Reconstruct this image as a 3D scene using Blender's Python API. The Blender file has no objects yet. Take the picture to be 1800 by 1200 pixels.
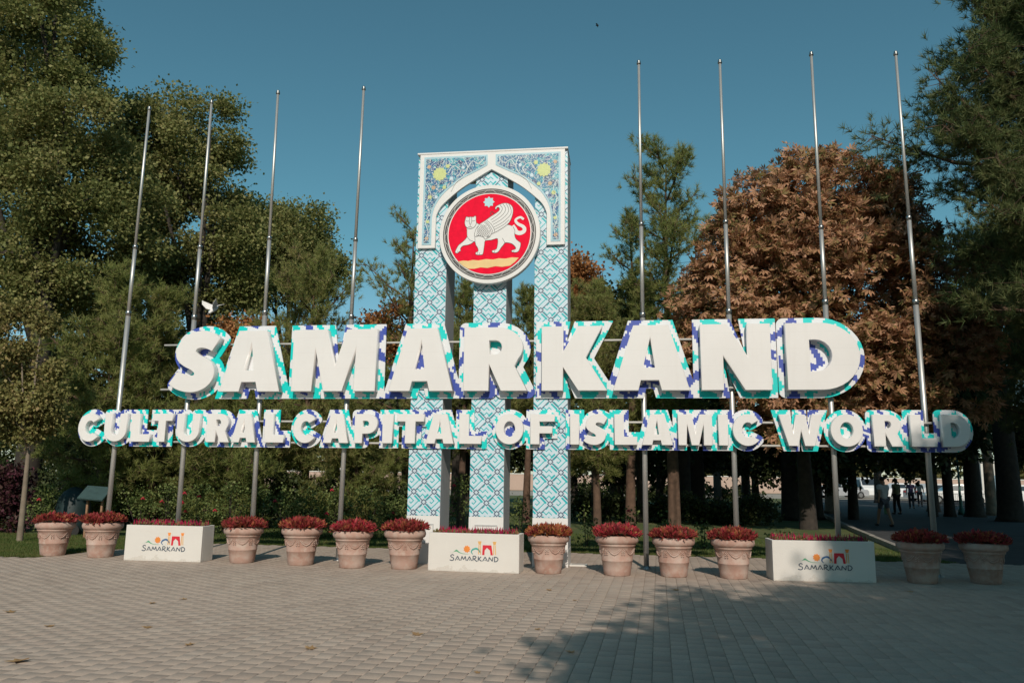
import bpy, bmesh, math, random
import numpy as np
from math import radians, sin, cos, tan, pi, sqrt
from mathutils import Matrix, Vector
random.seed(7); rng = np.random.default_rng(7)
sc = bpy.context.scene; COL = sc.collection
# ------------------------------------------------------------------ camera, light, exposure
PITCH, ROLL, CAM_H, FOC = radians(9.7), radians(.7), 1.6, 1385.0
cam = bpy.data.objects.new('camera', bpy.data.cameras.new('camera')); COL.objects.link(cam); sc.camera = cam
cam.data.sensor_width = 36; cam.data.lens = 36*FOC/1800; cam.data.clip_start = .05; cam.data.clip_end = 3000
cam.matrix_world = Matrix.Translation((0, 0, CAM_H)) @ Matrix.Rotation(pi/2+PITCH, 4, 'X') @ Matrix.Rotation(ROLL, 4, 'Z')
SUN_EL, SUN_AZ = radians(33), radians(-1.0)          # sun stands behind the camera; AZ = heading of the shadows from +Y
w = bpy.data.worlds.new('World'); sc.world = w; w.use_nodes = True
nt = w.node_tree; nt.nodes.clear()
wo = nt.nodes.new('ShaderNodeOutputWorld'); bg = nt.nodes.new('ShaderNodeBackground'); sk = nt.nodes.new('ShaderNodeTexSky')
hs = nt.nodes.new('ShaderNodeMix'); hs.data_type = 'RGBA'; hs.blend_type = 'MULTIPLY'; hs.inputs[0].default_value = 1
hs.inputs[7].default_value = (.61, 1.0, .83, 1)
sk.sky_type = 'NISHITA'; sk.sun_disc = False; sk.sun_elevation = SUN_EL; sk.sun_rotation = radians(180)-SUN_AZ*-1
sk.air_density = 1.0; sk.dust_density = .8; sk.ozone_density = 1.6; sk.altitude = 700
tcw = nt.nodes.new('ShaderNodeTexCoord'); sxw = nt.nodes.new('ShaderNodeSeparateXYZ'); rw = nt.nodes.new('ShaderNodeValToRGB')
rw.color_ramp.elements[0].position = .0; rw.color_ramp.elements[0].color = (.86, .93, .95, 1); rw.color_ramp.elements[1].position = .28; rw.color_ramp.elements[1].color = (.60, 1.0, .82, 1)   # paler, greyer air near the horizon
nt.links.new(tcw.outputs['Generated'], sxw.inputs[0]); nt.links.new(sxw.outputs[2], rw.inputs[0]); nt.links.new(rw.outputs[0], hs.inputs[7])
nt.links.new(sk.outputs[0], hs.inputs[6]); nt.links.new(hs.outputs[2], bg.inputs[0]); bg.inputs[1].default_value = .092
nt.links.new(bg.outputs[0], wo.inputs[0])
sun = bpy.data.objects.new('sun', bpy.data.lights.new('sun', 'SUN')); COL.objects.link(sun)
sun.data.energy = 3.1; sun.data.angle = radians(.55); sun.data.color = (1, .885, .76)
dv = Vector((sin(SUN_AZ)*cos(SUN_EL), cos(SUN_AZ)*cos(SUN_EL), -sin(SUN_EL)))
sun.rotation_euler = dv.to_track_quat('-Z', 'Y').to_euler()
sc.view_settings.view_transform = 'Standard'; sc.view_settings.look = 'None'; sc.view_settings.gamma = 1
sc.view_settings.exposure = 0.14; sc.view_settings.use_curve_mapping = False
sc.cycles.max_bounces = 6; sc.cycles.transparent_max_bounces = 8
# ------------------------------------------------------------------ survey helpers: photo measurements -> places in the world
def _m(): return Matrix.Rotation(pi/2+PITCH, 3, 'X') @ Matrix.Rotation(ROLL, 3, 'Z')
_M = _m(); _C = Vector((0, 0, CAM_H))
def ray(px, py): return _M @ Vector(((px-900)/FOC, (600-py)/FOC, -1))
def ground(px, py, z=0): d = ray(px, py); return _C + d*((z-CAM_H)/d.z)
def at(px, py, Y): d = ray(px, py); return _C + d*(Y/d.y)
AZ = radians(8.0)
T0 = ground(998, 997)                                   # right front foot of the monument
U = Vector((cos(AZ), -sin(AZ), 0)); NB = Vector((sin(AZ), cos(AZ), 0))
T0 = T0 - U*3.0                                          # origin of the monument frame: left front foot
MF = Matrix.Translation(T0) @ Matrix.Rotation(-AZ, 4, 'Z')   # local x along the front, y to the back, z up
def loc(px, py, back=0):
    d = ray(px, py); P0 = T0+NB*back; t = (P0-_C).dot(NB)/d.dot(NB); P = _C+d*t
    return ((P-T0).dot(U), P.z)
# ------------------------------------------------------------------ objects
def tag(o, label=None, cat=None, group=None, kind=None):
    if label: o['label'] = label
    if cat: o['category'] = cat
    if group: o['group'] = group
    if kind: o['kind'] = kind
    return o
def empty(name, loc=(0, 0, 0), rz=0, **k):
    o = bpy.data.objects.new(name, None); COL.objects.link(o); o.location = loc; o.rotation_euler = (0, 0, rz)
    o.empty_display_size = .2
    return tag(o, **k)
def link(name, me, mats=None, parent=None, loc=None, rot=None, **k):
    o = bpy.data.objects.new(name, me); COL.objects.link(o)
    if mats is not None:
        for m in (mats if isinstance(mats, (list, tuple)) else [mats]): me.materials.append(m)
    if parent: o.parent = parent
    if loc is not None: o.location = loc
    if rot is not None: o.rotation_euler = rot
    return tag(o, **k)
def copy_tree(o, parent=None):
    c = o.copy(); COL.objects.link(c)
    if parent: c.parent = parent
    for ch in list(KIDS.get(o.name, [])) or [x for x in o.children]:
        copy_tree(ch, c)
    return c
KIDS = {}
def npmesh(name, V, F, mi=None, smooth=False):
    V = np.asarray(V, dtype=np.float32); F = np.asarray(F, dtype=np.int32); n, k = F.shape
    me = bpy.data.meshes.new(name); me.vertices.add(len(V)); me.vertices.foreach_set('co', V.ravel())
    me.loops.add(n*k); me.loops.foreach_set('vertex_index', F.ravel())
    me.polygons.add(n); me.polygons.foreach_set('loop_start', np.arange(0, n*k, k, dtype=np.int32))
    me.polygons.foreach_set('loop_total', np.full(n, k, dtype=np.int32))
    if mi is not None: me.polygons.foreach_set('material_index', np.asarray(mi, dtype=np.int32))
    if smooth: me.polygons.foreach_set('use_smooth', np.ones(n, dtype=bool))
    me.update(); me.validate(); return me
class MB:
    """collects simple shapes into one mesh"""
    def __init__(s): s.v = []; s.f = []; s.m = []; s.sm = []
    def add(s, vs, fs, mi=0, sm=False):
        b = len(s.v); s.v += [tuple(v) for v in vs]; s.f += [tuple(b+i for i in f) for f in fs]
        s.m += [mi]*len(fs); s.sm += [sm]*len(fs); return s
    def box(s, x0, x1, y0, y1, z0, z1, mi=0, c=0.0, tx=0, ty=0):
        if c <= 0:
            vs = [(x0, y0, z0), (x1, y0, z0), (x1, y1, z0), (x0, y1, z0), (x0+tx, y0+ty, z1), (x1-tx, y0+ty, z1), (x1-tx, y1-ty, z1), (x0+tx, y1-ty, z1)]
            return s.add(vs, [(3, 2, 1, 0), (4, 5, 6, 7), (0, 1, 5, 4), (1, 2, 6, 5), (2, 3, 7, 6), (3, 0, 4, 7)], mi)
        bm = bmesh.new(); bmesh.ops.create_cube(bm, size=1)
        for v in bm.verts: v.co = ((x0+x1)/2+v.co.x*(x1-x0), (y0+y1)/2+v.co.y*(y1-y0), (z0+z1)/2+v.co.z*(z1-z0))
        bmesh.ops.bevel(bm, geom=bm.edges[:], offset=c, segments=2, profile=.5, affect='EDGES')
        bm.verts.index_update(); vs = [v.co[:] for v in bm.verts]; fs = [[v.index for v in f.verts] for f in bm.faces]; bm.free()
        return s.add(vs, fs, mi)
    def tube(s, pts, rad, n=8, mi=0, cap=True, sm=True):
        pts = [Vector(p) for p in pts]; rs = rad if isinstance(rad, (list, tuple)) else [rad]*len(pts)
        vs = []; fs = []; a = None
        for i, p in enumerate(pts):
            d = (pts[min(i+1, len(pts)-1)]-pts[max(i-1, 0)]).normalized()
            if a is None: a = d.orthogonal().normalized()
            else: a = (a-d*a.dot(d)).normalized() if (a-d*a.dot(d)).length > 1e-6 else d.orthogonal().normalized()
            b = d.cross(a)
            for k in range(n):
                t = 2*pi*k/n; vs.append(p+(a*cos(t)+b*sin(t))*rs[i])
        for i in range(len(pts)-1):
            for k in range(n):
                fs.append((i*n+k, i*n+(k+1) % n, (i+1)*n+(k+1) % n, (i+1)*n+k))
        s.add(vs, fs, mi, sm)
        if cap:
            b = len(s.v)-len(vs)
            s.f += [tuple(b+k for k in reversed(range(n))), tuple(b+(len(pts)-1)*n+k for k in range(n))]; s.m += [mi]*2; s.sm += [False]*2
        return s
    def lathe(s, prof, n=24, mi=0, c=(0, 0, 0), sm=True):
        vs = [(c[0]+r*cos(2*pi*k/n), c[1]+r*sin(2*pi*k/n), c[2]+z) for r, z in prof for k in range(n)]
        fs = [(i*n+k, i*n+(k+1) % n, (i+1)*n+(k+1) % n, (i+1)*n+k) for i in range(len(prof)-1) for k in range(n)]
        return s.add(vs, fs, mi, sm)
    def ball(s, c, r, mi=0, n=12, m=8):
        r = r if isinstance(r, (tuple, list)) else (r, r, r)
        vs = []; fs = []
        for i in range(m+1):
            a = pi*i/m
            for k in range(n): vs.append((c[0]+r[0]*sin(a)*cos(2*pi*k/n), c[1]+r[1]*sin(a)*sin(2*pi*k/n), c[2]-r[2]*cos(a)))
        for i in range(m):
            for k in range(n): fs.append((i*n+k, i*n+(k+1) % n, (i+1)*n+(k+1) % n, (i+1)*n+k))
        return s.add(vs, fs, mi, True)
    def mesh(s, name):
        me = bpy.data.meshes.new(name); me.from_pydata(s.v, [], s.f)
        me.polygons.foreach_set('material_index', s.m); me.polygons.foreach_set('use_smooth', s.sm); me.update(); return me
    def build(s, name, mats, parent=None, **k): return link(name, s.mesh(name), mats, parent, **k)
def flat(loops, t=.004, bevel=0.0, name='shape', front=True):
    """2D loops (outer and holes) -> plate of thickness t lying in local xz, front face at y=-t, back at y=0"""
    cu = bpy.data.curves.new(name, 'CURVE'); cu.dimensions = '2D'; cu.fill_mode = 'BOTH'
    cu.extrude = max(t/2-bevel, 1e-5); cu.bevel_depth = bevel; cu.bevel_resolution = 0; cu.offset = -bevel
    for lp in loops:
        sp = cu.splines.new('POLY'); sp.points.add(len(lp)-1); sp.use_cyclic_u = True
        for i, (x, z) in enumerate(lp): sp.points[i].co = (x, z, 0, 1)
    ob = bpy.data.objects.new('tmp', cu); COL.objects.link(ob)
    dg = bpy.context.evaluated_depsgraph_get(); me = bpy.data.meshes.new_from_object(ob.evaluated_get(dg))
    bpy.data.objects.remove(ob); bpy.data.curves.remove(cu)
    me.transform(Matrix.Translation((0, -t/2, 0)) @ Matrix.Rotation(pi/2, 4, 'X')); me.name = name
    return me
def stroke(pts, wd):
    """centre line with widths -> closed outline"""
    P = [Vector((x, y)) for x, y in pts]; n = len(P); ws = wd if isinstance(wd, (list, tuple)) else [wd]*n
    L = []; R = []
    for i in range(n):
        d = (P[min(i+1, n-1)]-P[max(i-1, 0)]).normalized(); q = Vector((-d.y, d.x))*ws[i]/2
        L.append(tuple(P[i]+q)); R.append(tuple(P[i]-q))
    return L+R[::-1]
def smooth(pts, k=4, closed=False):
    P = [Vector(p) for p in pts]; n = len(P); out = []
    rngi = range(n if closed else n-1)
    for i in rngi:
        g = (lambda j: P[j % n]) if closed else (lambda j: P[max(0, min(n-1, j))])
        a, b, c, d = g(i-1), g(i), g(i+1), g(i+2)
        for q in range(k):
            t = q/k; out.append(tuple(.5*((2*b)+(c-a)*t+(2*a-5*b+4*c-d)*t*t+(3*b-a-3*c+d)*t**3)))
    if not closed: out.append(tuple(P[-1]))
    return out
# ------------------------------------------------------------------ materials
def base(name):
    m = bpy.data.materials.new(name); m.use_nodes = True; t = m.node_tree; p = t.nodes['Principled BSDF']; return m, t, p
def col4(c): return (c[0], c[1], c[2], 1)
def N(t, kind, **k):
    n = t.nodes.new(kind)
    for a, b in k.items(): setattr(n, a, b)
    return n
def mth(t, op, a, b=None, c=None):
    n = t.nodes.new('ShaderNodeMath'); n.operation = op
    for i, x in enumerate((a, b, c)):
        if x is None: continue
        if isinstance(x, (int, float)): n.inputs[i].default_value = x
        else: t.links.new(x, n.inputs[i])
    return n.outputs[0]
def mixc(t, f, a, b):
    n = t.nodes.new('ShaderNodeMix'); n.data_type = 'RGBA'
    for i, x in ((0, f), (6, a), (7, b)):
        if isinstance(x, (int, float)): n.inputs[i].default_value = x
        elif isinstance(x, tuple): n.inputs[i].default_value = col4(x)
        else: t.links.new(x, n.inputs[i])
    return n.outputs[2]
def noise(t, scale, detail=4, vec=None, rough=.55):
    n = N(t, 'ShaderNodeTexNoise'); n.inputs['Scale'].default_value = scale; n.inputs['Detail'].default_value = detail; n.inputs['Roughness'].default_value = rough
    if vec is not None: t.links.new(vec, n.inputs['Vector'])
    return n
def ramp(t, f, stops):
    r = N(t, 'ShaderNodeValToRGB'); e = r.color_ramp.elements
    while len(e) < len(stops): e.new(.5)
    for i, (p, c) in enumerate(stops): e[i].position = p; e[i].color = col4(c) if len(c) == 3 else c
    t.links.new(f, r.inputs[0]); return r.outputs[0]
def M(name, c, rough=.6, metal=0, var=.12, scale=4, bump=0, bscale=40, spec=.5, c2=None):
    m, t, p = base(name); co = N(t, 'ShaderNodeTexCoord').outputs['Object']
    n = noise(t, scale, 5, co); f = ramp(t, n.outputs[0], [(.3, (0, 0, 0)), (.7, (1, 1, 1))])
    lo = c2 or tuple(x*(1-var) for x in c); hi = c if c2 else tuple(min(1, x*(1+var)) for x in c)
    t.links.new(mixc(t, f, lo, hi), p.inputs['Base Color'])
    p.inputs['Roughness'].default_value = rough; p.inputs['Metallic'].default_value = metal; p.inputs['Specular IOR Level'].default_value = spec
    if bump:
        b = N(t, 'ShaderNodeBump'); b.inputs['Strength'].default_value = bump; b.inputs['Distance'].default_value = .01
        t.links.new(noise(t, bscale, 6, co).outputs[0], b.inputs['Height']); t.links.new(b.outputs[0], p.inputs['Normal'])
    return m
def leafmat(name, cols, transl=.25, rough=.6, nscale=.6):
    m, t, p = base(name); g = N(t, 'ShaderNodeNewGeometry'); co = N(t, 'ShaderNodeTexCoord').outputs['Object']
    nz = noise(t, nscale, 3, co).outputs[0]
    f = mth(t, 'ADD', mth(t, 'MULTIPLY', g.outputs['Random Per Island'], .6), mth(t, 'MULTIPLY', mth(t, 'SUBTRACT', nz, .3), 1.0))
    oi = N(t, 'ShaderNodeObjectInfo').outputs['Random']; f = mth(t, 'ADD', f, mth(t, 'MULTIPLY', mth(t, 'SUBTRACT', oi, .5), .12))
    c = ramp(t, f, [(i/(len(cols)-1)*.9+.05, x) for i, x in enumerate(cols)])
    t.links.new(c, p.inputs['Base Color']); p.inputs['Roughness'].default_value = rough; p.inputs['Specular IOR Level'].default_value = .25
    tr = N(t, 'ShaderNodeBsdfTranslucent'); t.links.new(c, tr.inputs[0])
    mx = N(t, 'ShaderNodeMixShader'); mx.inputs[0].default_value = transl
    out = [n for n in t.nodes if n.type == 'OUTPUT_MATERIAL'][0]
    t.links.new(p.outputs[0], mx.inputs[1]); t.links.new(tr.outputs[0], mx.inputs[2]); t.links.new(mx.outputs[0], out.inputs[0])
    return m
white = M('white_paint', (.76, .745, .73), .3, var=.03, scale=1.5)
def sheetmetal():
    m, t, p = base('painted_sheet_metal'); co = N(t, 'ShaderNodeTexCoord').outputs['Object']; mp = N(t, 'ShaderNodeMapping'); t.links.new(co, mp.inputs[0]); mp.inputs['Scale'].default_value = (9, 9, .7)
    st = noise(t, 1.0, 5, mp.outputs[0]).outputs[0]; bl = noise(t, 1.3, 4, co).outputs[0]; s_ = N(t, 'ShaderNodeSeparateXYZ'); t.links.new(co, s_.inputs[0])
    seam = mth(t, 'LESS_THAN', mth(t, 'FRACT', mth(t, 'DIVIDE', s_.outputs[2], .3)), .016)
    c = mixc(t, ramp(t, bl, [(.35, (0, 0, 0)), (.65, (1, 1, 1))]), (.74, .725, .715), (.775, .76, .75)); c = mixc(t, mth(t, 'MULTIPLY', ramp(t, st, [(.56, (0, 0, 0)), (.8, (1, 1, 1))]), .16), c, (.60, .57, .53))
    c = mixc(t, mth(t, 'MULTIPLY', seam, .12), c, (.4, .39, .38)); t.links.new(c, p.inputs['Base Color']); p.inputs['Roughness'].default_value = .32
    b = N(t, 'ShaderNodeBump'); b.inputs['Strength'].default_value = .25; b.inputs['Distance'].default_value = .01; t.links.new(bl, b.inputs['Height']); t.links.new(b.outputs[0], p.inputs['Normal']); return m
letter_m = sheetmetal()
white2 = M('white_plaster', (.66, .64, .60), .7, var=.05, scale=3, bump=.15, bscale=60)
plinth_m = M('white_stone', (.66, .66, .65), .5, var=.06, scale=2)
grey_side = M('grey_relief_cladding', (.52, .54, .56), .5, var=.05, scale=5)
teal = M('teal_glaze', (.02, .43, .47), .35, var=.1, scale=20)
turq = M('turquoise_glaze', (.0, .60, .58), .35, var=.1)
paleblue = M('pale_blue_glaze', (.57, .69, .77), .35, var=.04, scale=12)
slate = M('slate_glaze', (.075, .11, .17), .35, var=.1, scale=20)
navy = M('navy_glaze', (.05, .09, .34), .35, var=.1)
frame_blue = M('light_blue_glaze', (.36, .56, .64), .4, var=.1, scale=8)
red = M('emblem_red', (.82, .003, .035), .7, spec=.15, var=.12, scale=9)
black = M('emblem_black', (.045, .045, .045), .5, var=.1)
cream = M('emblem_cream', (.78, .55, .24), .5, var=.08)
starblue = M('emblem_star_blue', (.42, .66, .72), .5, var=.05)
lime = M('sun_motif_yellow', (.56, .62, .26), .4, var=.12, scale=30)
steel = M('brushed_steel', (.56, .55, .53), .46, metal=.7, var=.1, scale=2)
steel_d = M('steel_collar', (.42, .42, .41), .35, metal=1, var=.1)
railm = M('rail_paint', (.55, .53, .50), .5, var=.05)
# ------------------------------------------------------------------ setting: ground, plaza, lawn, path, road
def gmat():
    m, t, p = base('soil'); co = N(t, 'ShaderNodeTexCoord').outputs['Object']
    t.links.new(ramp(t, noise(t, .8, 8, co).outputs[0], [(.3, (.045, .065, .02)), (.5, (.06, .085, .025)), (.7, (.10, .09, .05))]), p.inputs['Base Color'])
    p.inputs['Roughness'].default_value = .95; return m
def sheet(name, poly, z, mat, kind='structure', parent=None, **k):
    me = bpy.data.meshes.new(name); me.from_pydata([(x, y, z) for x, y in poly], [], [tuple(range(len(poly)))]); me.update()
    return link(name, me, mat, parent, kind=kind, **k)
sheet('ground', [(-900, -400), (900, -400), (900, 1500), (-900, 1500)], -.06, gmat())
PV = radians(-10.5)                                      # heading of the paving rows
pu = Vector((cos(PV), sin(PV))); pn = Vector((-sin(PV), cos(PV)))
def pavermat(name, brick=False):
    m, t, p = base(name); g = N(t, 'ShaderNodeNewGeometry'); oi = N(t, 'ShaderNodeObjectInfo'); 
    pos = g.outputs['Position']
    r = mth(t, 'FRACT', mth(t, 'ADD', g.outputs['Random Per Island'], oi.outputs['Random']))
    big = noise(t, .35, 4, pos).outputs[0]; fine = noise(t, 55, 4, pos).outputs[0]; mid = noise(t, 3.2, 5, pos).outputs[0]
    c = ramp(t, r, [(0, (.36, .285, .235)), (.3, (.43, .345, .283)), (.6, (.445, .36, .295)), (.85, (.40, .325, .27)), (1, (.47, .39, .325))])
    c = mixc(t, mth(t, 'MULTIPLY', ramp(t, mid, [(.45, (0, 0, 0)), (.62, (1, 1, 1))]), .35), c, (.345, .285, .24))
    c = mixc(t, mth(t, 'MULTIPLY', ramp(t, big, [(.4, (0, 0, 0)), (.65, (1, 1, 1))]), .3), c, (.54, .44, .37))
    c = mixc(t, mth(t, 'MULTIPLY', ramp(t, fine, [(.35, (1, 1, 1)), (.5, (0, 0, 0))]), .25), c, (.20, .175, .15))
    st_ = ramp(t, noise(t, 1.1, 7, pos, .65).outputs[0], [(.60, (0, 0, 0)), (.66, (1, 1, 1))]); c = mixc(t, mth(t, 'MULTIPLY', st_, .28), c, (.22, .185, .155))
    if brick:
        b = N(t, 'ShaderNodeTexBrick'); mp = N(t, 'ShaderNodeMapping'); t.links.new(pos, mp.inputs[0]); mp.inputs['Rotation'].default_value = (0, 0, pi/2-PV)
        t.links.new(mp.outputs[0], b.inputs[0]); b.inputs['Scale'].default_value = 1; b.inputs['Brick Width'].default_value = .2; b.inputs['Row Height'].default_value = .165
        b.inputs['Mortar Size'].default_value = .006; b.inputs['Color1'].default_value = b.inputs['Color2'].default_value = (1, 1, 1, 1); b.inputs['Mortar'].default_value = (.3, .3, .3, 1)
        n = N(t, 'ShaderNodeMix', data_type='RGBA', blend_type='MULTIPLY'); n.inputs[0].default_value = 1; t.links.new(c, n.inputs[6]); t.links.new(b.outputs[0], n.inputs[7]); c = n.outputs[2]
    t.links.new(c, p.inputs['Base Color']); p.inputs['Roughness'].default_value = .82; p.inputs['Specular IOR Level'].default_value = .3
    bp = N(t, 'ShaderNodeBump'); bp.inputs['Strength'].default_value = .35; bp.inputs['Distance'].default_value = .006
    t.links.new(noise(t, 90, 4, pos).outputs[0], bp.inputs['Height']); t.links.new(bp.outputs[0], p.inputs['Normal']); return m
pm = pavermat('paver_stone'); pmb = pavermat('paver_stone_far', True)
joint = M('joint_sand', (.25, .205, .17), .95, var=.2, scale=8)
def back_edge(x):                                        # where the paving meets the lawn
    if x < -8.9: return 15.3-.14*(x+9)
    if x < -7.3: return 15.3+(x+8.9)/1.6*3.5
    return 18.8-.155*(x+7.3) if x < 14 else 15.5
edge = [(-30, back_edge(-30)), (-8.9, 15.3), (-7.3, 18.8), (7.6, back_edge(7.6)), (30, 13.5)]
plaza = sheet('plaza', [(-40, -40), (40, -40), (40, 13.0)]+edge[::-1]+[(-40, 19.5)], -.022, pmb)
link('joint_bed', npmesh('joint_bed', [(-13, 3, -.012), (13, 3, -.012), (13, 15.6, -.012), (7.6, 16.45, -.012), (-7.3, 18.75, -.012), (-8.9, 15.25, -.012), (-13, 15.8, -.012)], [[0, 1, 2, 3], [0, 3, 4, 5], [0, 5, 6, 6]][:2]), joint, plaza)
def paver_mesh(L=.2, W=.165):
    a, b = W/2-.0022, L/2-.0022; c = .003
    vs = [(-a, -b, -.02), (a, -b, -.02), (a, b, -.02), (-a, b, -.02), (-a, -b, -.002), (a, -b, -.002), (a, b, -.002), (-a, b, -.002), (-a+c, -b+c, 0), (a-c, -b+c, 0), (a-c, b-c, 0), (-a+c, b-c, 0)]
    fs = [(8, 9, 10, 11)]+[(i, (i+1) % 4, 4+(i+1) % 4, 4+i) for i in range(4)]+[(4+i, 4+(i+1) % 4, 8+(i+1) % 4, 8+i) for i in range(4)]
    return np.array(vs), np.array(fs)
pvv, pvf = paver_mesh(); PP = []
R2 = np.array([[pu.x, pn.x], [pu.y, pn.y]])
for i in range(-95, 96):
    for j in range(-10, 110):
        lx = i*.165; ly = (j+(.5 if i % 2 else 0)+.13*sin(i*12.9))*.2
        x, y = R2 @ np.array((lx, ly))
        if 4.3 < y < back_edge(x)-.1 and abs(x) < min(12, 3.2+y*.75) : PP.append((x, y))
PP = np.array(PP)
dist = np.hypot(PP[:, 0], PP[:, 1]); vis = [(abs(x)/y < .62 and y > 6.05) for x, y in PP]
order = np.argsort(np.where(vis, dist, 1e3)); near = set(order[:300].tolist())
pme = npmesh('paver', pvv @ np.array([[pu.x, pu.y, 0], [pn.x, pn.y, 0], [0, 0, 1]]), pvf); pme.materials.append(pm)
for k in order[:300]:
    link('paver', pme, None, plaza, loc=(PP[k][0], PP[k][1], random.uniform(-.0006, .0006)), rot=(random.gauss(0, .0015), random.gauss(0, .0015), random.gauss(0, .003)))
rest = PP[[k for k in range(len(PP)) if k not in near]]
V = np.repeat((pvv @ np.array([[pu.x, pu.y, 0], [pn.x, pn.y, 0], [0, 0, 1]]))[None], len(rest), 0)
off = np.zeros((len(rest), 1, 3)); off[:, 0, :2] = rest; off[:, 0, 2] = rng.uniform(-.0006, .0006, len(rest)); V = V+off
tilt = rng.normal(0, .0015, (len(rest), 2)); V[:, :, 2] += (V[:, :, 0]-off[:, :, 0])*tilt[:, :1]+(V[:, :, 1]-off[:, :, 1])*tilt[:, 1:]
F = (pvf[None]+np.arange(len(rest))[:, None, None]*12).reshape(-1, 4)
link('pavers', npmesh('pavers', V.reshape(-1, 3), F), pm, plaza, kind='stuff')
# lawn sheets
def lawnmat():
    m, t, p = base('lawn_turf'); pos = N(t, 'ShaderNodeNewGeometry').outputs['Position']
    a = noise(t, .9, 6, pos).outputs[0]; b = noise(t, 30, 4, pos).outputs[0]
    c = ramp(t, a, [(.3, (.06, .095, .02)), (.5, (.085, .12, .028)), (.68, (.17, .15, .06))]); c = mixc(t, mth(t, 'MULTIPLY', b, .5), c, (.04, .05, .015))
    t.links.new(c, p.inputs['Base Color']); p.inputs['Roughness'].default_value = .95; return m
lm = lawnmat()
sheet('lawn', [(x, y+.02) for x, y in edge]+[(30, 70), (-60, 70)], -.03, lm)
bladem = leafmat('grass_blades', [(.05, .09, .02), (.08, .13, .03), (.12, .14, .04), (.20, .17, .07)], .3, nscale=1.5)
def blades(n, xr, depth, seed, h=(.03, .07)):
    g = np.random.default_rng(seed); x = g.uniform(xr[0], xr[1], n); y = np.array([back_edge(q) for q in x])+.03+g.uniform(0, 1, n)**1.3*depth
    a = g.uniform(0, 2*pi, n); hh = g.uniform(h[0], h[1], n); wd = .006
    V = np.zeros((n, 3, 3)); V[:, 0] = np.c_[x-wd*np.cos(a), y-wd*np.sin(a), -.03+0*x]; V[:, 1] = np.c_[x+wd*np.cos(a), y+wd*np.sin(a), -.03+0*x]
    V[:, 2] = np.c_[x+g.normal(0, .02, n), y+g.normal(0, .02, n), hh-.02]
    return V.reshape(-1, 3)
V = np.concatenate([blades(60000, (-14, -8), 5, 1), blades(30000, (-8, 9), 1.2, 2, (.02, .05)), blades(40000, (-8, 9), 6, 3, (.03, .06))])
link('grass', npmesh('grass', V, np.arange(len(V)).reshape(-1, 3)), bladem, None, kind='stuff')
asphalt = M('asphalt', (.045, .047, .05), .9, var=.25, scale=2, bump=.2)
kerbm = M('kerb_concrete', (.30, .28, .25), .8, var=.2, scale=3)
lightpave = M('light_paving', (.36, .32, .27), .85, var=.15, scale=1)
sheet('path', [(8.6, 16.4), (24, 13.8), (60, 40), (46, 69), (25, 69), (15.5, 40), (11.3, 26)], -.022, asphalt)
sheet('road', [(-150, 70), (200, 70), (200, 92), (-150, 92)], -.03, lightpave)
kb = MB()
for a, b in (((8.45, 16.4), (11.1, 26)), ((11.1, 26), (15.3, 40)), ((15.3, 40), (24.8, 69))):
    d = Vector((b[0]-a[0], b[1]-a[1])); L = d.length; d.normalize(); q = Vector((-d.y, d.x))*.07; k = int(L/1.0)
    for i in range(k):
        s0 = Vector(a)+d*(L*i/k+.006); s1 = Vector(a)+d*(L*(i+1)/k-.006); zz = .09+random.uniform(-.006, .006)
        vs = [(s0-q), (s1-q), (s1+q), (s0+q)]
        kb.add([(v.x, v.y, -.05) for v in vs]+[(v.x, v.y, zz) for v in vs], [(0, 1, 5, 4), (1, 2, 6, 5), (2, 3, 7, 6), (3, 0, 4, 7), (4, 5, 6, 7)])
kb.build('path_kerb', kerbm, None, kind='structure')
# ------------------------------------------------------------------ vegetation generators
def rand_dirs(g, n): v = g.normal(size=(n, 3)); return v/np.linalg.norm(v, axis=1, keepdims=True)
def leaves(P, D, size, g, template, droop=.35):
    """place a leaf template (k verts, x along the leaf) at every point P, pointing along D"""
    n = len(P); D = D+np.array([0, 0, -droop]); D /= np.linalg.norm(D, axis=1, keepdims=True)+1e-9
    S = np.cross(D, g.normal(size=(n, 3))+np.array([0, 0, 1.5])); S /= np.linalg.norm(S, axis=1, keepdims=True)+1e-9; W = np.cross(D, S)
    T = np.asarray(template); s = (size*g.uniform(.7, 1.25, n))[:, None, None]
    V = P[:, None]+s*(T[None, :, 0:1]*D[:, None]+T[None, :, 1:2]*S[:, None]+T[None, :, 2:3]*W[:, None])
    return V
KITE = np.array([(0, 0, 0), (.45, -.38, .07), (1, 0, -.12), (.45, .38, .07)])
def leaflets():
    T = []; 
    for a in (-100, -55, -18, 18, 55, 100):
        a = radians(a); r = 1-.35*abs(a)/1.8; d = np.array([cos(a), sin(a)]); q = np.array([-d[1], d[0]])
        for f, wd, z in ((.04, 0, 0), (.62, -.17, -.12), (1, 0, -.38), (.62, .17, -.12)):
            xy = d*f*r+q*wd*r; T.append((xy[0], xy[1], z*r))
    return np.array(T)
PALM = leaflets()
def lobes_points(lobes, ncl, g, shell=.45):
    vol = np.array([l[3]*l[4]*l[5] for l in lobes])**.7; idx = g.choice(len(lobes), ncl, p=vol/vol.sum()); L = np.array(lobes)[idx]
    d = rand_dirs(g, ncl); r = (1-g.random(ncl)**1.8*(1-shell))
    r *= 1+.10*np.sin(d[:, 0]*7+idx)*np.cos(d[:, 2]*6+idx*2)+g.normal(0, .05, ncl)
    return L[:, :3]+d*r[:, None]*L[:, 3:6], d
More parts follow.
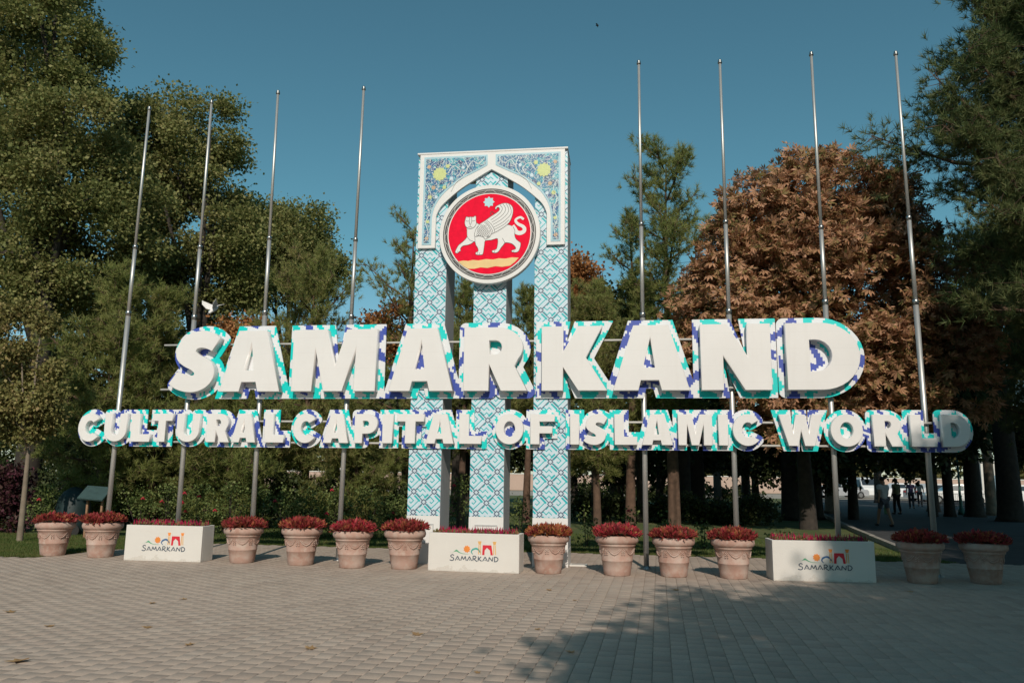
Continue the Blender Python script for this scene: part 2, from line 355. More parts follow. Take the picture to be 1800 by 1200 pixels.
def broad_mesh(name, lobes, ncl, per, clr, size, seed, template=KITE, droop=.35, bough=16, bs=1.0):
    g = np.random.default_rng(seed); nb = max(6, ncl//bough); B, bd = lobes_points(lobes, nb, g, .62)      # boughs, then leaf clusters on each bough
    k = g.integers(nb, size=ncl); d = rand_dirs(g, ncl); d += bd[k]*.7+np.array([0, 0, .25]); d /= np.linalg.norm(d, axis=1, keepdims=True)
    R = (np.mean([min(l[3], l[5]) for l in lobes])*g.uniform(.28, .48, nb)*bs)[k]
    C = B[k]+d*(R*(.55+.45*g.random(ncl)))[:, None]*np.array([1.15, 1.15, .75])
    P = np.repeat(C, per, 0)+g.normal(0, clr, (ncl*per, 3))*np.array([1, 1, .75]); D = np.repeat(d, per, 0)+rand_dirs(g, ncl*per)*.9
    V = leaves(P, D, size, g, template, droop); k = len(template); n = len(P)
    if k == 4: F = np.arange(n*4).reshape(-1, 4)
    else: F = np.arange(n*k).reshape(-1, 4)
    return npmesh(name, V.reshape(-1, 3), F), (P, D)
bark = M('bark_grey_brown', (.035, .028, .022), .9, var=.35, scale=6, bump=.6, bscale=18)
bark_p = M('bark_pine', (.10, .06, .04), .9, var=.4, scale=5, bump=.6, bscale=14)
bark_l = M('bark_pale', (.20, .16, .12), .85, var=.25, scale=5, bump=.4, bscale=20)
def trunk_and_limbs(root, H, r, mat, lobes=None, bend=.3, seed=0, nl=6, z0=.35, spread=None):
    g = random.Random(seed); b = [g.uniform(-bend, bend) for _ in range(4)]
    pts = [(b[0]*sin(t*2.2)*t, b[1]*sin(t*2+1)*t, H*t) for t in [i/8 for i in range(9)]]
    mb = MB(); mb.tube([(0, 0, -.1)]+pts, [r*1.45]+[r*(1.15-.95*(i/8)) for i in range(9)], 10); mb.build('trunk', mat, root)
    tg = lobes or []
    for i in range(nl):
        t = z0+(.95-z0)*(i+.5)/nl; a = g.uniform(0, 2*pi) if not tg else 0
        s = Vector(pts[min(8, int(t*8))])
        if tg:
            l = tg[i % len(tg)]; e = Vector(l[:3])+Vector((g.uniform(-.4, .4)*l[3], g.uniform(-.4, .4)*l[4], g.uniform(-.2, .5)*l[5]))
            if s.z > e.z-.3: s = Vector(pts[max(1, min(8, int((e.z-.8)/H*8)))])
        else: e = s+Vector((cos(a)*spread*g.uniform(.6, 1), sin(a)*spread*g.uniform(.6, 1), spread*g.uniform(.2, .7)))
        m1 = s.lerp(e, .4)+Vector((g.uniform(-.2, .2), g.uniform(-.2, .2), .25)); rr = r*.5*(1.1-t*.6)
        MB().tube([s, m1, s.lerp(e, .75), e], [rr, rr*.75, rr*.5, rr*.15], 6).build('limb', mat, root)
def needles(P, A, g, per=18, ln=.2, wd=.013):
    n = len(P); D = np.repeat(A, per, 0)*.75+rand_dirs(g, n*per)*.85; D /= np.linalg.norm(D, axis=1, keepdims=True)
    S = np.cross(D, rand_dirs(g, n*per)); S /= np.linalg.norm(S, axis=1, keepdims=True)+1e-9
    B = np.repeat(P, per, 0)-np.repeat(A, per, 0)*g.uniform(0, .12, n*per)[:, None]; L = (ln*g.uniform(.7, 1.15, n*per))[:, None]
    V = np.stack([B-S*wd/2, B+S*wd/2, B+D*L+np.array([0, 0, .02])], 1); return V.reshape(-1, 3)
def pine(name, p, H, rad, seed, crown_from=.15, n_limb=46, tufts=34, mat=None, top_thin=.12, ln=.2, droop=0, label=None, group=None, spread=.16, wd=.019, kinked=0, tr=.016, sidef=None):
    g = np.random.default_rng(seed); root = empty(name, p, 0, label=label, cat='tree', group=group)
    bx, by = g.uniform(-.35, .35, 2)
    ax = lambda t: np.array([bx*sin(t*3)*t+kinked*t*t, by*sin(t*2.5)*t, H*t])
    mb = MB(); mb.tube([(0, 0, -.1)]+[ax(i/8) for i in range(9)], [H*tr*1.3]+[H*tr*(1.1-1.02*(i/8)) for i in range(9)], 9); mb.build('trunk', bark_p, root)
    br = MB(); PT = []; AT = []
    for i in range(n_limb):
        t = crown_from+(1-crown_from)*((i+g.uniform(0, 1))/n_limb); a = i*2.4+g.uniform(-.4, .4)
        q = (t-crown_from)/(1-crown_from); L = rad*(min(1, .45+q*1.6))*(1-q**1.6*(1-top_thin))*g.uniform(.65, 1.15)
        d = np.array([cos(a), sin(a), .1+.75*q-droop+g.uniform(-.15, .3)]); L *= g.choice([.55, .85, 1, 1.25])
        if sidef is not None: L *= sidef(a)
        s = ax(t); e = s+d*L; m1 = s+d*L*.5+np.array([0, 0, -.08*L])
        br.tube([s, m1, e], [.045*H/8*(1.1-q), .028*H/8, .008], 5)
        n = max(7, int(1.75*tufts*L/rad)); u = .25+.75*g.random(n)**.7
        Q = s+(m1-s)*np.minimum(u*2, 1)[:, None]+(e-m1)*np.maximum(u*2-1, 0)[:, None]
        side = g.normal(0, 1, (n, 3))*np.array([1, 1, .8])*spread*(.6+L*.5); 
        PT.append(Q+side); A = side*1.2+d*.35+np.array([0, 0, .35]); A /= np.linalg.norm(A, axis=1, keepdims=True); AT.append(A)
        for k in range(0, n, 3): br.tube([Q[k], Q[k]+side[k]], [.012, .006], 3, cap=False)
    n = 10; PT.append(ax(1)+g.normal(0, .12, (n, 3))); A = rand_dirs(g, n)*.4+np.array([0, 0, 1]); AT.append(A/np.linalg.norm(A, axis=1, keepdims=True))
    V = needles(np.concatenate(PT), np.concatenate(AT), g, 20, ln, wd)
    link('needles', npmesh('needles', V, np.arange(len(V)).reshape(-1, 3)), mat or pine_m, root, kind='stuff')
    br.build('branches', bark_p, root, kind='stuff'); return root
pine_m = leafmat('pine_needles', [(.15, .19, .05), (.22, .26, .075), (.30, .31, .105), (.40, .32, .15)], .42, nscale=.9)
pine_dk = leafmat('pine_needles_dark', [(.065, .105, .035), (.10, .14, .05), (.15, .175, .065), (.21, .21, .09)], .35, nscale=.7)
plane_m = leafmat('broad_leaves_olive', [(.12, .15, .045), (.20, .225, .075), (.30, .295, .11), (.40, .35, .16)], .42, nscale=.45)
chest_m = leafmat('chestnut_leaves_brown', [(.14, .15, .05), (.27, .20, .08), (.42, .225, .12), (.55, .30, .18), (.62, .39, .26)], .3, nscale=1.1)
aut_m = leafmat('autumn_leaves_rust', [(.16, .12, .04), (.32, .14, .05), (.42, .18, .07), (.46, .28, .12)], .25, nscale=.8)
shrub_m = leafmat('rose_leaves', [(.05, .08, .025), (.10, .14, .04), (.18, .22, .07), (.27, .29, .12)], .25, nscale=1.4)
olive_m = leafmat('young_tree_leaves', [(.12, .13, .045), (.19, .19, .065), (.28, .25, .09), (.36, .26, .13)], .25, nscale=1.2)
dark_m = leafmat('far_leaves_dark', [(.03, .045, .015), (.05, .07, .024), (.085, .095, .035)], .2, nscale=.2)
def broadleaf(name, px, py_base_or_none, Y, lobes_px, mat, size, ncl, per, seed, label, group=None, clr=.3, H=None, tr=.22, depth=.8, bark_=None, droop=.35, template=KITE, nl=7, bough=16, bs=1.0):
    p = at(px, 900, Y); p.z = 0; root = empty(name, p, 0, label=label, cat='tree', group=group)
    L = []
    for (cx, cy, r, *o) in lobes_px:
        yo = o[0] if o else 0; q = at(cx, cy, Y+yo); s = r/FOC*(Y+yo)*(.9 if bough == 16 else 1.0); ry = s*depth; L.append((q.x-p.x, q.y-p.y, q.z, s, ry, s*(o[1] if len(o) > 1 else 1)))
    me, _ = broad_mesh('foliage', L, ncl, per, clr, size, seed, template, droop, bough, bs)
    link('foliage', me, mat, root, kind='stuff')
    top = max(l[2]+l[5] for l in L)
    trunk_and_limbs(root, (H or top*.85), tr, bark_ or bark, L, .3, seed, nl=nl)
    return root, L, p
# ------------------------------------------------------------------ the monument (three tiled pillars, arch panel, roundel)
mon = empty('monument', T0, -AZ, label='tall three-legged white and turquoise tiled monument with pointed arch top standing behind the lettering', cat='monument')
LEGS = [(0, .63), (1.18, 1.82), (2.36, 3.0)]; ZP, ZT = .86, 7.93
A7 = ["1110111", "1010001", "1011101", "1000101", "1110101", "0010001", "1111101"]
B7 = ["1111101", "1000101", "1010101", "1011101", "1000001", "1111111", "0000001"]
def cellcol(i, j, par):                                  # 16 x 16 raster of one lozenge: 0 white-blue, 1 slate line, 2 turquoise
    di = min(i, 16-i); dj = min(j, 16-j)
    if di <= 2 and dj <= 2: return 1 if max(di, dj) == 2 else (3 if max(di, dj) == 0 else 0)
    if i == 0 or j == 0: return 1
    ii, jj = (i-1), (j-1)
    if 0 <= ii < 14 and 0 <= jj < 14 and not (di <= 3 and dj <= 3):
        G = A7 if par else B7; jr = sorted({jj//2, min(6, (jj+1)//2)}); ir = sorted({ii//2, min(6, (ii+1)//2)})
        return 2 if all(G[a][b] == '1' for a in jr for b in ir) and not (len(jr) == 2 and len(ir) == 2) else 0
    return 0
def clip(poly, x0, x1, z0, z1):
    for ax, lim, sg in ((0, x0, 1), (0, x1, -1), (1, z0, 1), (1, z1, -1)):
        out = []
        for k in range(len(poly)):
            p, q = poly[k-1], poly[k]; a = (p[ax]-lim)*sg >= 0; b = (q[ax]-lim)*sg >= 0
            if a != b: t = (lim-p[ax])/(q[ax]-p[ax]); out.append((p[0]+(q[0]-p[0])*t, p[1]+(q[1]-p[1])*t))
            if b: out.append(q)
        poly = out
        if len(poly) < 3: return []
    return poly
def mosaic(x0, x1, z0, z1, cx, cz, hx=.195, hz=.19):
    mb = MB(); lut = {}
    for par in (0, 1):
        for j in range(16):
            runs = []; i = 0
            while i < 16:
                c = cellcol(i, j, par); k = i
                while k < 16 and cellcol(k, j, par) == c: k += 1
                runs.append((i, k, c)); i = k
            lut[(par, j)] = runs
    na = int((x1-x0)/hx+(z1-z0)/hz)+4
    for ia in range(-na, na):
        for ib in range(-na, na):
            mx = cx+(ia+ib+1)*hx; mz = cz+(ia-ib)*hz
            if mx < x0-.2 or mx > x1+.2 or mz < z0-.2 or mz > z1+.2: continue
            for j in range(16):
                for i0, i1, c in lut[((ia+ib) % 2, j)]:
                    P = []
                    for a, b in ((i0, j), (i1, j), (i1, j+1), (i0, j+1)):
                        a = ia+(a-.5)/16; b = ib+(b-.5)/16; P.append((cx+(a+b)*hx, cz+(a-b)*hz))
                    P = clip(P, x0, x1, z0, z1)
                    if P: mb.add([(x, 0, z) for x, z in P[::-1]], [tuple(range(len(P)))], c)
    return mb
dot = M('pinkish_tile_dot', (.55, .55, .60), .4)
for x0, x1 in LEGS:
    leg = MB().box(x0, x1, 0, .8, 0, ZT, c=.008).build('pillar', grey_side, mon)
    mosaic(x0+.004, x1-.004, ZP+.004, ZT-.01, (x0+x1)/2, 6.05).build('mosaic_face', [paleblue, slate, teal, dot], leg, loc=(0, -.004, 0))
    pb = MB()
    pb.box(x0-.006, x1+.006, -.014, .80, 0, .30, c=.004); pb.box(x0-.003, x1+.003, -.010, -.001, .301, ZP, c=.002)
    pb.build('plinth', white, mon)
    f = MB(); a, b, c_, d = x0+.11, x1-.11, .36, .72
    for q in ((a, b, c_, c_+.02), (a, b, d-.02, d), (a, a+.02, c_+.021, d-.021), (b-.02, b, c_+.021, d-.021)): f.box(q[0], q[1], -.022, -.011, q[2], q[3])
    f.build('plinth_moulding', M('moulding_grey', (.5, .5, .5), .6), mon)
for a_, b_ in ((.631, 1.179), (1.821, 2.359)): MB().box(a_, b_, .01, .79, 7.6, ZT, c=.004).build('header', white, mon)
MB().box(-.01, 3.01, -.07, .81, ZT+.001, ZT+.035, c=.006).build('cap', white, mon)
def cr(x, y): return loc(700+x*.28333, 240+y*.28333, -.05)     # close-up photo measurement -> front of the panel
cr2 = lambda x, y: loc(724+x*.16, 250+y*.16, -.05)
inner = [cr2(*p) for p in ((266, 860), (275, 800), (320, 715), (400, 635), (480, 565), (560, 503), (640, 450), (720, 398), (800, 348))]
outr = [cr2(*p) for p in ((222, 860), (245, 740), (290, 650), (350, 570), (450, 480), (560, 402), (660, 350), (760, 298), (825, 262))]
inner = [(max(.37, u), z) for u, z in inner]; zb = 5.985; u0 = inner[0][0]
hl = smooth([(u0, 6.2)]+inner+[(1.5, cr2(875, 303)[1])], 4)
hl = [(max(u0, u), z) for u, z in hl]
prof = [(.05, zb)]+[(.05, 7.925), (2.95, 7.925), (2.95, zb)]+[(3-u0, zb)]+[(3-u, z) for u, z in hl]+hl[::-1][1:]+[(u0, zb)]
link('arch_frame', flat([prof], .06, .006), white, mon, loc=(0, -.008, 0))
def offs(poly, d):                                       # crude inward offset of a closed loop
    n = len(poly); out = []
    ar = sum(poly[i-1][0]*poly[i][1]-poly[i][0]*poly[i-1][1] for i in range(n)); sg = 1 if ar > 0 else -1
    for i in range(n):
        p, q, r = Vector(poly[i-1]), Vector(poly[i]), Vector(poly[(i+1) % n])
        a = (q-p).normalized(); b = (r-q).normalized(); na_, nb_ = Vector((-a.y, a.x)), Vector((-b.y, b.x)); m_ = na_+nb_
        m_ = m_/max(.42, m_.dot(na_)) if m_.length > 1e-6 else na_
        out.append(tuple(q+m_*d*sg))
    return out
ou = outr[0][0]; os_ = smooth([(ou, 6.15)]+outr, 4)
sp = [(.135, 6.05), (.135, 7.865), (1.42, 7.865)]+[(1.42, os_[-1][1]+.02)]+[(max(ou, u), z) for u, z in os_[::-1] if u < 1.415]+[(ou, 6.05)]
def floral():
    m, t, p = base('floral_tile_mosaic'); co = N(t, 'ShaderNodeTexCoord').outputs['Object']
    def vor(s, f='F1'): v = N(t, 'ShaderNodeTexVoronoi', feature=f); v.inputs['Scale'].default_value = s; t.links.new(co, v.inputs['Vector']); return v
    v = vor(13); sep = N(t, 'ShaderNodeSeparateColor'); t.links.new(v.outputs['Color'], sep.inputs[0])
    c = ramp(t, sep.outputs[0], [(0, (.01, .06, .22)), (.3, (.01, .18, .34)), (.45, (.015, .035, .13)), (.62, (.02, .30, .38)), (.78, (.01, .09, .24)), (.92, (.04, .36, .44))])
    n = noise(t, 17, 3, co).outputs[0]; band = mth(t, 'LESS_THAN', mth(t, 'ABSOLUTE', mth(t, 'SUBTRACT', n, .5)), .022)
    c = mixc(t, band, c, (.62, .66, .66))
    d = vor(19); dots = mth(t, 'LESS_THAN', d.outputs['Distance'], .20); s2 = N(t, 'ShaderNodeSeparateColor'); t.links.new(d.outputs['Color'], s2.inputs[0])
    dc = ramp(t, s2.outputs[1], [(0, (.75, .78, .76)), (.4, (.45, .75, .78)), (.6, (.60, .60, .30)), (.8, (.60, .38, .24)), (1, (.75, .75, .7))])
    c = mixc(t, mth(t, 'MULTIPLY', dots, mth(t, 'GREATER_THAN', s2.outputs[0], .5)), c, dc)
    t.links.new(c, p.inputs['Base Color']); p.inputs['Roughness'].default_value = .4; return m
fm = floral(); peach = M('peach_tile', (.55, .38, .25), .4); scrollm = M('scroll_white', (.62, .68, .68), .4)
def blossom(cx, cz, r, n, d=.82): return [(cx+r*(1 if k % 2 == 0 else d)*cos(pi*k/n), cz+r*(1 if k % 2 == 0 else d)*sin(pi*k/n)) for k in range(2*n)]
for side in (0, 1):
    mir = (lambda P: [(3-x, z) for x, z in P][::-1]) if side else (lambda P: P)
    pan = link('spandrel_panel', flat([mir(sp)], .008), frame_blue, mon, loc=(0, -.068, 0))
    link('spandrel_mosaic', flat([mir(offs(sp, .038))], .004), fm, pan, loc=(0, -.008, 0))
    s = MB(); X = (lambda x: 3-x) if side else (lambda x: x)
    link('sun_motif', flat([blossom(X(.46), 7.50, .15, 12, .80)], .004), lime, pan, loc=(0, -.0125, 0))
    for k, (bx, bz, br) in enumerate(((.62, 7.66, .05), (.34, 7.22, .05), (.70, 7.40, .045), (.27, 7.03, .05), (.24, 7.66, .045), (.40, 7.02, .04), (.24, 6.52, .04), (.23, 6.18, .045), (.93, 7.62, .04), (.56, 7.22, .045))):
        link('blossom', flat([blossom(X(bx), bz, br, 6, .7)], .003), [lime, peach, paleblue][k % 3], pan, loc=(0, -.0125, 0))
    for k, P in enumerate(([(.95, 7.80), (1.02, 7.6), (.92, 7.42), (.78, 7.30), (.70, 7.14)], [(1.36, 7.80), (1.24, 7.68), (1.12, 7.74), (1.02, 7.6)], [(.2, 7.3), (.28, 7.1), (.2, 6.9), (.27, 6.7), (.2, 6.5), (.26, 6.3), (.2, 6.12)], [(.62, 7.5), (.74, 7.66), (.88, 7.55), (.80, 7.42)])):
        link('scroll', flat([stroke(smooth([(X(a), b) for a, b in P], 5), .014)], .003), scrollm, pan, loc=(0, -.0125, 0))
# roundel with the winged lion
RC = (1.50, 6.20)
ron = empty('roundel', (RC[0], -.075, RC[1])); ron.parent = mon
def disc(r0, r1, t, mat, y, name, n=72):
    lp = [[(r1*cos(2*pi*k/n), r1*sin(2*pi*k/n)) for k in range(n)]]
    if r0: lp.append([(r0*cos(2*pi*k/n), r0*sin(2*pi*k/n)) for k in range(n)][::-1])
    return link(name, flat(lp, t, .004 if t > .05 else 0), mat, ron, loc=(0, y, 0))
disc(0, .985, .13, white, 0, 'disc'); disc(.888, .908, .004, black, -.131, 'outer_line'); disc(.822, .877, .004, black, -.131, 'ornament_band')
disc(0, .80, .005, red, -.131, 'red_field')
orn = []
for k in range(30):
    a0 = 2*pi*k/30; P = []
    for q in range(7):
        s_ = q/6; a = a0+(s_-.5)*.19; r = .85+.02*sin((s_-.5)*2*pi)*(1 if k % 2 else -1); P.append((r*cos(a), r*sin(a)))
    orn.append(stroke(P, [.004, .007, .010, .011, .010, .007, .004]))
om = MB()
for k, o in enumerate(orn): om.add([(x, 0, z) for x, z in o], [(i, i+1, len(o)-2-i, len(o)-1-i) for i in range(6)])
for k in range(30):
    a = 2*pi*(k+.5)/30; r = .867 if k % 2 else .832; c_ = (r*cos(a), r*sin(a)); om.add([(c_[0]+.007*cos(t_*pi/3), 0, c_[1]+.007*sin(t_*pi/3)) for t_ in range(6)], [tuple(range(6))])
om.build('scroll_ornament', M('ornament_ivory', (.52, .50, .48), .6), ron, loc=(0, -.1375, 0))
S_ = 636.0
def E_(P): return [((x-575)/S_, (565-y)/S_) for x, y in P]
body = [(300, 470), (297, 520), (300, 580), (300, 600), (280, 630), (240, 668), (200, 700), (175, 740), (160, 772), (158, 795), (175, 804), (192, 800), (205, 785), (225, 775), (220, 752), (235, 725), (262, 710), (310, 703), (350, 690), (382, 668), (402, 665), (412, 705), (432, 735), (443, 765), (440, 790), (415, 800), (412, 822), (432, 832), (470, 833), (498, 828), (508, 795), (512, 760), (520, 700), (528, 655), (600, 650), (665, 632), (682, 640), (685, 680), (680, 720), (672, 758), (650, 775), (620, 780), (615, 800), (637, 812), (672, 812), (700, 790), (725, 750), (750, 720), (772, 690), (800, 688), (850, 700), (885, 725), (908, 760), (895, 776), (862, 785), (855, 802), (880, 813), (915, 813), (940, 800), (952, 775), (962, 740), (965, 697), (940, 675), (912, 650), (897, 622), (890, 585), (895, 550), (888, 520), (870, 490), (830, 466), (790, 460), (650, 450), (520, 420), (465, 438), (440, 440), (418, 425), (400, 440)]
Y0 = -.1365
def em(name, loops, mat, lv=0): return link(name, flat([E_(l) for l in loops], .004), mat, ron, loc=(0, Y0-lv*.0045, 0))
em('water_band', [[(192, 910), (260, 899), (320, 906), (380, 894), (450, 903), (540, 888), (630, 896), (700, 882), (780, 889), (860, 875), (944, 881), (900, 930), (840, 978), (740, 990), (660, 980), (560, 1000), (480, 990), (400, 1006), (322, 1004), (262, 970)]], cream)
em('star', [[(565+(72 if k % 2 == 0 else 52)*cos(pi*k/8+pi/2), 162+(72 if k % 2 == 0 else 52)*sin(pi*k/8+pi/2)) for k in range(16)]], starblue)
em('lion_body', [smooth(body, 2, True)], white)
tail = smooth([(858, 480), (888, 520), (915, 560), (960, 572), (1003, 552), (1010, 515), (985, 485), (940, 462), (908, 432), (902, 402), (930, 380), (962, 372), (985, 388), (1000, 400)], 3)
em('lion_tail', [stroke(tail, [62-34*min(1, i/(len(tail)*.7)) for i in range(len(tail))])], white, .5)
head = [(283, 350), (292, 340), (306, 350), (340, 345), (375, 350), (392, 335), (408, 348), (408, 395), (414, 430), (400, 465), (370, 490), (335, 496), (300, 485), (275, 455), (268, 410), (276, 375)]
em('lion_head', [smooth(head, 2, True)], white, 1)
wing = [(395, 600), (398, 545), (418, 492), (462, 438), (525, 400), (590, 352), (645, 318), (690, 284), (702, 258), (690, 238), (668, 238), (658, 262), (646, 252), (650, 230), (672, 212), (705, 198), (745, 186), (790, 186), (838, 208), (864, 248), (868, 300), (852, 372), (818, 440), (758, 490), (680, 538), (600, 578), (588, 605), (560, 622), (530, 640), (505, 610), (450, 592)]
em('lion_wing', [smooth(wing, 2, True)], white, 1)
ln = MB()
def line(P, w_=5, lv=2, k=4):
    o = E_(stroke(smooth(P, k), w_)); n = len(o)//2; ln.add([(x, Y0-lv*.0045-.0005, z) for x, z in o], [(i, i+1, 2*n-2-i, 2*n-1-i) for i in range(n-1)])
def closed(P, w_=5, lv=2): line(P+[P[0]], w_, lv, 1)
closed(smooth(wing, 2, True), 5); closed(smooth(head, 2, True), 5); closed(smooth(body, 2, True)[8:], 5, 1.1) if False else line(body, 5, 1.2, 2)
for P in ([(592, 395), (660, 350), (715, 300), (735, 250), (705, 205)], [(605, 425), (690, 375), (755, 315), (775, 255), (740, 192)], [(620, 455), (715, 400), (795, 325), (812, 262), (780, 190)], [(632, 488), (740, 430), (830, 345), (845, 280), (815, 200)], [(640, 520), (750, 462), (820, 400)],
          [(545, 400), (600, 450), (640, 520), (640, 548)], [(512, 420), (560, 465), (598, 540), (600, 578)], [(528, 410), (575, 460), (615, 530), (618, 560)],
          [(300, 590), (320, 625), (350, 650), (385, 662)], [(398, 610), (400, 640), (402, 665)], [(870, 490), (893, 540), (890, 590)], [(740, 630), (760, 665), (772, 690)],
          [(283, 395), (300, 402), (318, 400)], [(355, 400), (375, 402), (395, 394)], [(325, 425), (337, 445), (350, 425)], [(337, 445), (337, 468)], [(315, 470), (325, 480), (337, 468), (350, 480), (362, 470)], [(330, 350), (325, 400), (328, 425)], [(352, 350), (356, 400), (350, 425)],
          [(590, 300), (600, 330)], [(592, 330), (588, 300), (605, 288), (622, 298), (640, 320)], [(545, 620), (565, 600), (585, 605)], [(185, 790), (190, 775)], [(430, 825), (440, 800)], [(455, 830), (462, 805)], [(640, 808), (650, 785)], [(880, 810), (888, 790)]):
    line(P, 5 if len(P) > 2 else 4, 2 if min(x for x, y in P) > 260 and max(y for x, y in P) < 640 else 1.2)
for i in range(6):
    for j in range(6-abs(i-2)):
        cx, cy = 430+i*27+j*4, 580-j*30+i*10-(i*6)
        if 415 < cx < 590 and 440 < cy < 610: closed([(cx+12*cos(pi*k/4), cy+12*sin(pi*k/4)) for k in range(8)], 4)
ln.build('ink_lines', black, ron)
# ------------------------------------------------------------------ lettering
GL = {}
GL['A'] = [[(0, 0), (.335, 0), (.368, .153), (.60, .153), (.635, 0), (1, 0), (.735, 1), (.275, 1)], [(.395, .345), (.497, .81), (.555, .345)]]
def ell(cx, cy, rx, ry, a0, a1, n): return [(cx+rx*cos(radians(a0+(a1-a0)*k/n)), cy+ry*sin(radians(a0+(a1-a0)*k/n))) for k in range(n+1)]
GL['M'] = [[(0, 0), (.247, 0), (.27, .70), (.385, 0), (.61, 0), (.757, .70), (.742, 0), (1, 0), (1, 1), (.64, 1), (.512, .40), (.404, 1), (0, 1)]]
GL['R'] = [[(0, 0), (.40, 0), (.40, .42), (.59, 0), (1, 0), (.80, .39)]+ell(.52, .68, .41, .32, -35, 90, 10)+[(0, 1)], [(.40, .79)]+ell(.50, .68, .10, .11, 90, -90, 6)+[(.40, .57)]]
GL['K'] = [[(0, 0), (.33, 0), (.33, .36), (.56, 0), (1, 0), (.68, .51), (.93, 1), (.56, 1), (.33, .60), (.33, 1), (0, 1)]]
GL['N'] = [[(0, 0), (.323, 0), (.323, .52), (.62, 0), (1, 0), (1, 1), (.672, 1), (.672, .50), (.39, 1), (0, 1)]]
GL['D'] = [[(0, 0)]+ell(.48, .5, .52, .5, -90, 90, 18)+[(0, 1)], [(.32, .745)]+ell(.40, .51, .22, .235, 90, -90, 10)+[(.32, .275)]]
GL['C'] = [ell(.5, .5, .5, .5, 38, 322, 26)+[(.62, .32)]+ell(.52, .5, .20, .235, -55, -305, 12)+[(.62, .66)]]
GL['O'] = [ell(.5, .5, .5, .5, 0, 351, 39), ell(.5, .5, .20, .25, 351, 0, 19)]
GL['U'] = [[(0, 1), (0, .40)]+ell(.5, .40, .5, .40, 180, 360, 16)+[(1, 1), (.68, 1), (.68, .42)]+ell(.5, .40, .18, .17, 0, -180, 8)+[(.32, 1)]]
GL['L'] = [[(0, 0), (1, 0), (1, .27), (.42, .27), (.42, 1), (0, 1)]]
GL['T'] = [[(.31, 0), (.69, 0), (.69, .74), (1, .74), (1, 1), (0, 1), (0, .74), (.31, .74)]]
GL['I'] = [[(0, 0), (1, 0), (1, 1), (0, 1)]]
GL['F'] = [[(0, 0), (.38, 0), (.38, .36), (.90, .36), (.90, .60), (.38, .60), (.38, .75), (1, .75), (1, 1), (0, 1)]]
GL['P'] = [[(0, 0), (.36, 0), (.36, .32)]+ell(.58, .66, .42, .34, -90, 90, 12)+[(0, 1)], [(.36, .76)]+ell(.50, .66, .13, .10, 90, -90, 6)+[(.36, .56)]]
GL['W'] = [[(.20, 0), (.43, 0), (.50, .50), (.57, 0), (.80, 0), (1, 1), (.76, 1), (.68, .42), (.60, 1), (.40, 1), (.32, .42), (.24, 1), (0, 1)]]
_S = [(440,165),(395,125),(330,103),(265,107),(200,130),(150,175),(120,235),(115,295),(135,345),(180,385),(235,415),(262,440),(255,458),(215,455),(165,440),(135,430),(75,525),(130,565),(200,588),(275,590),(340,565),(388,520),(412,460),(408,400),(380,350),(330,315),(285,292),(265,270),(275,248),(305,240),(345,248),(385,268)]
def _spl(P): 
    a = [i for i, p in enumerate(P) if p in ((440,165),(135,430),(75,525),(385,268))]
    return smooth(P[a[0]:a[1]+1], 3)+smooth(P[a[1]:a[2]+1], 1)[1:]+smooth(P[a[2]:a[3]+1], 3)[1:]
GL['S'] = [[(x, -y) for x, y in _spl(_S)]]
b_ = GL['S'][0]; x0_ = min(p[0] for p in b_); x1_ = max(p[0] for p in b_); y0_ = min(p[1] for p in b_); y1_ = max(p[1] for p in b_); GL['S'] = [[((p[0]-x0_)/(x1_-x0_), (p[1]-y0_)/(y1_-y0_)) for p in b_]]
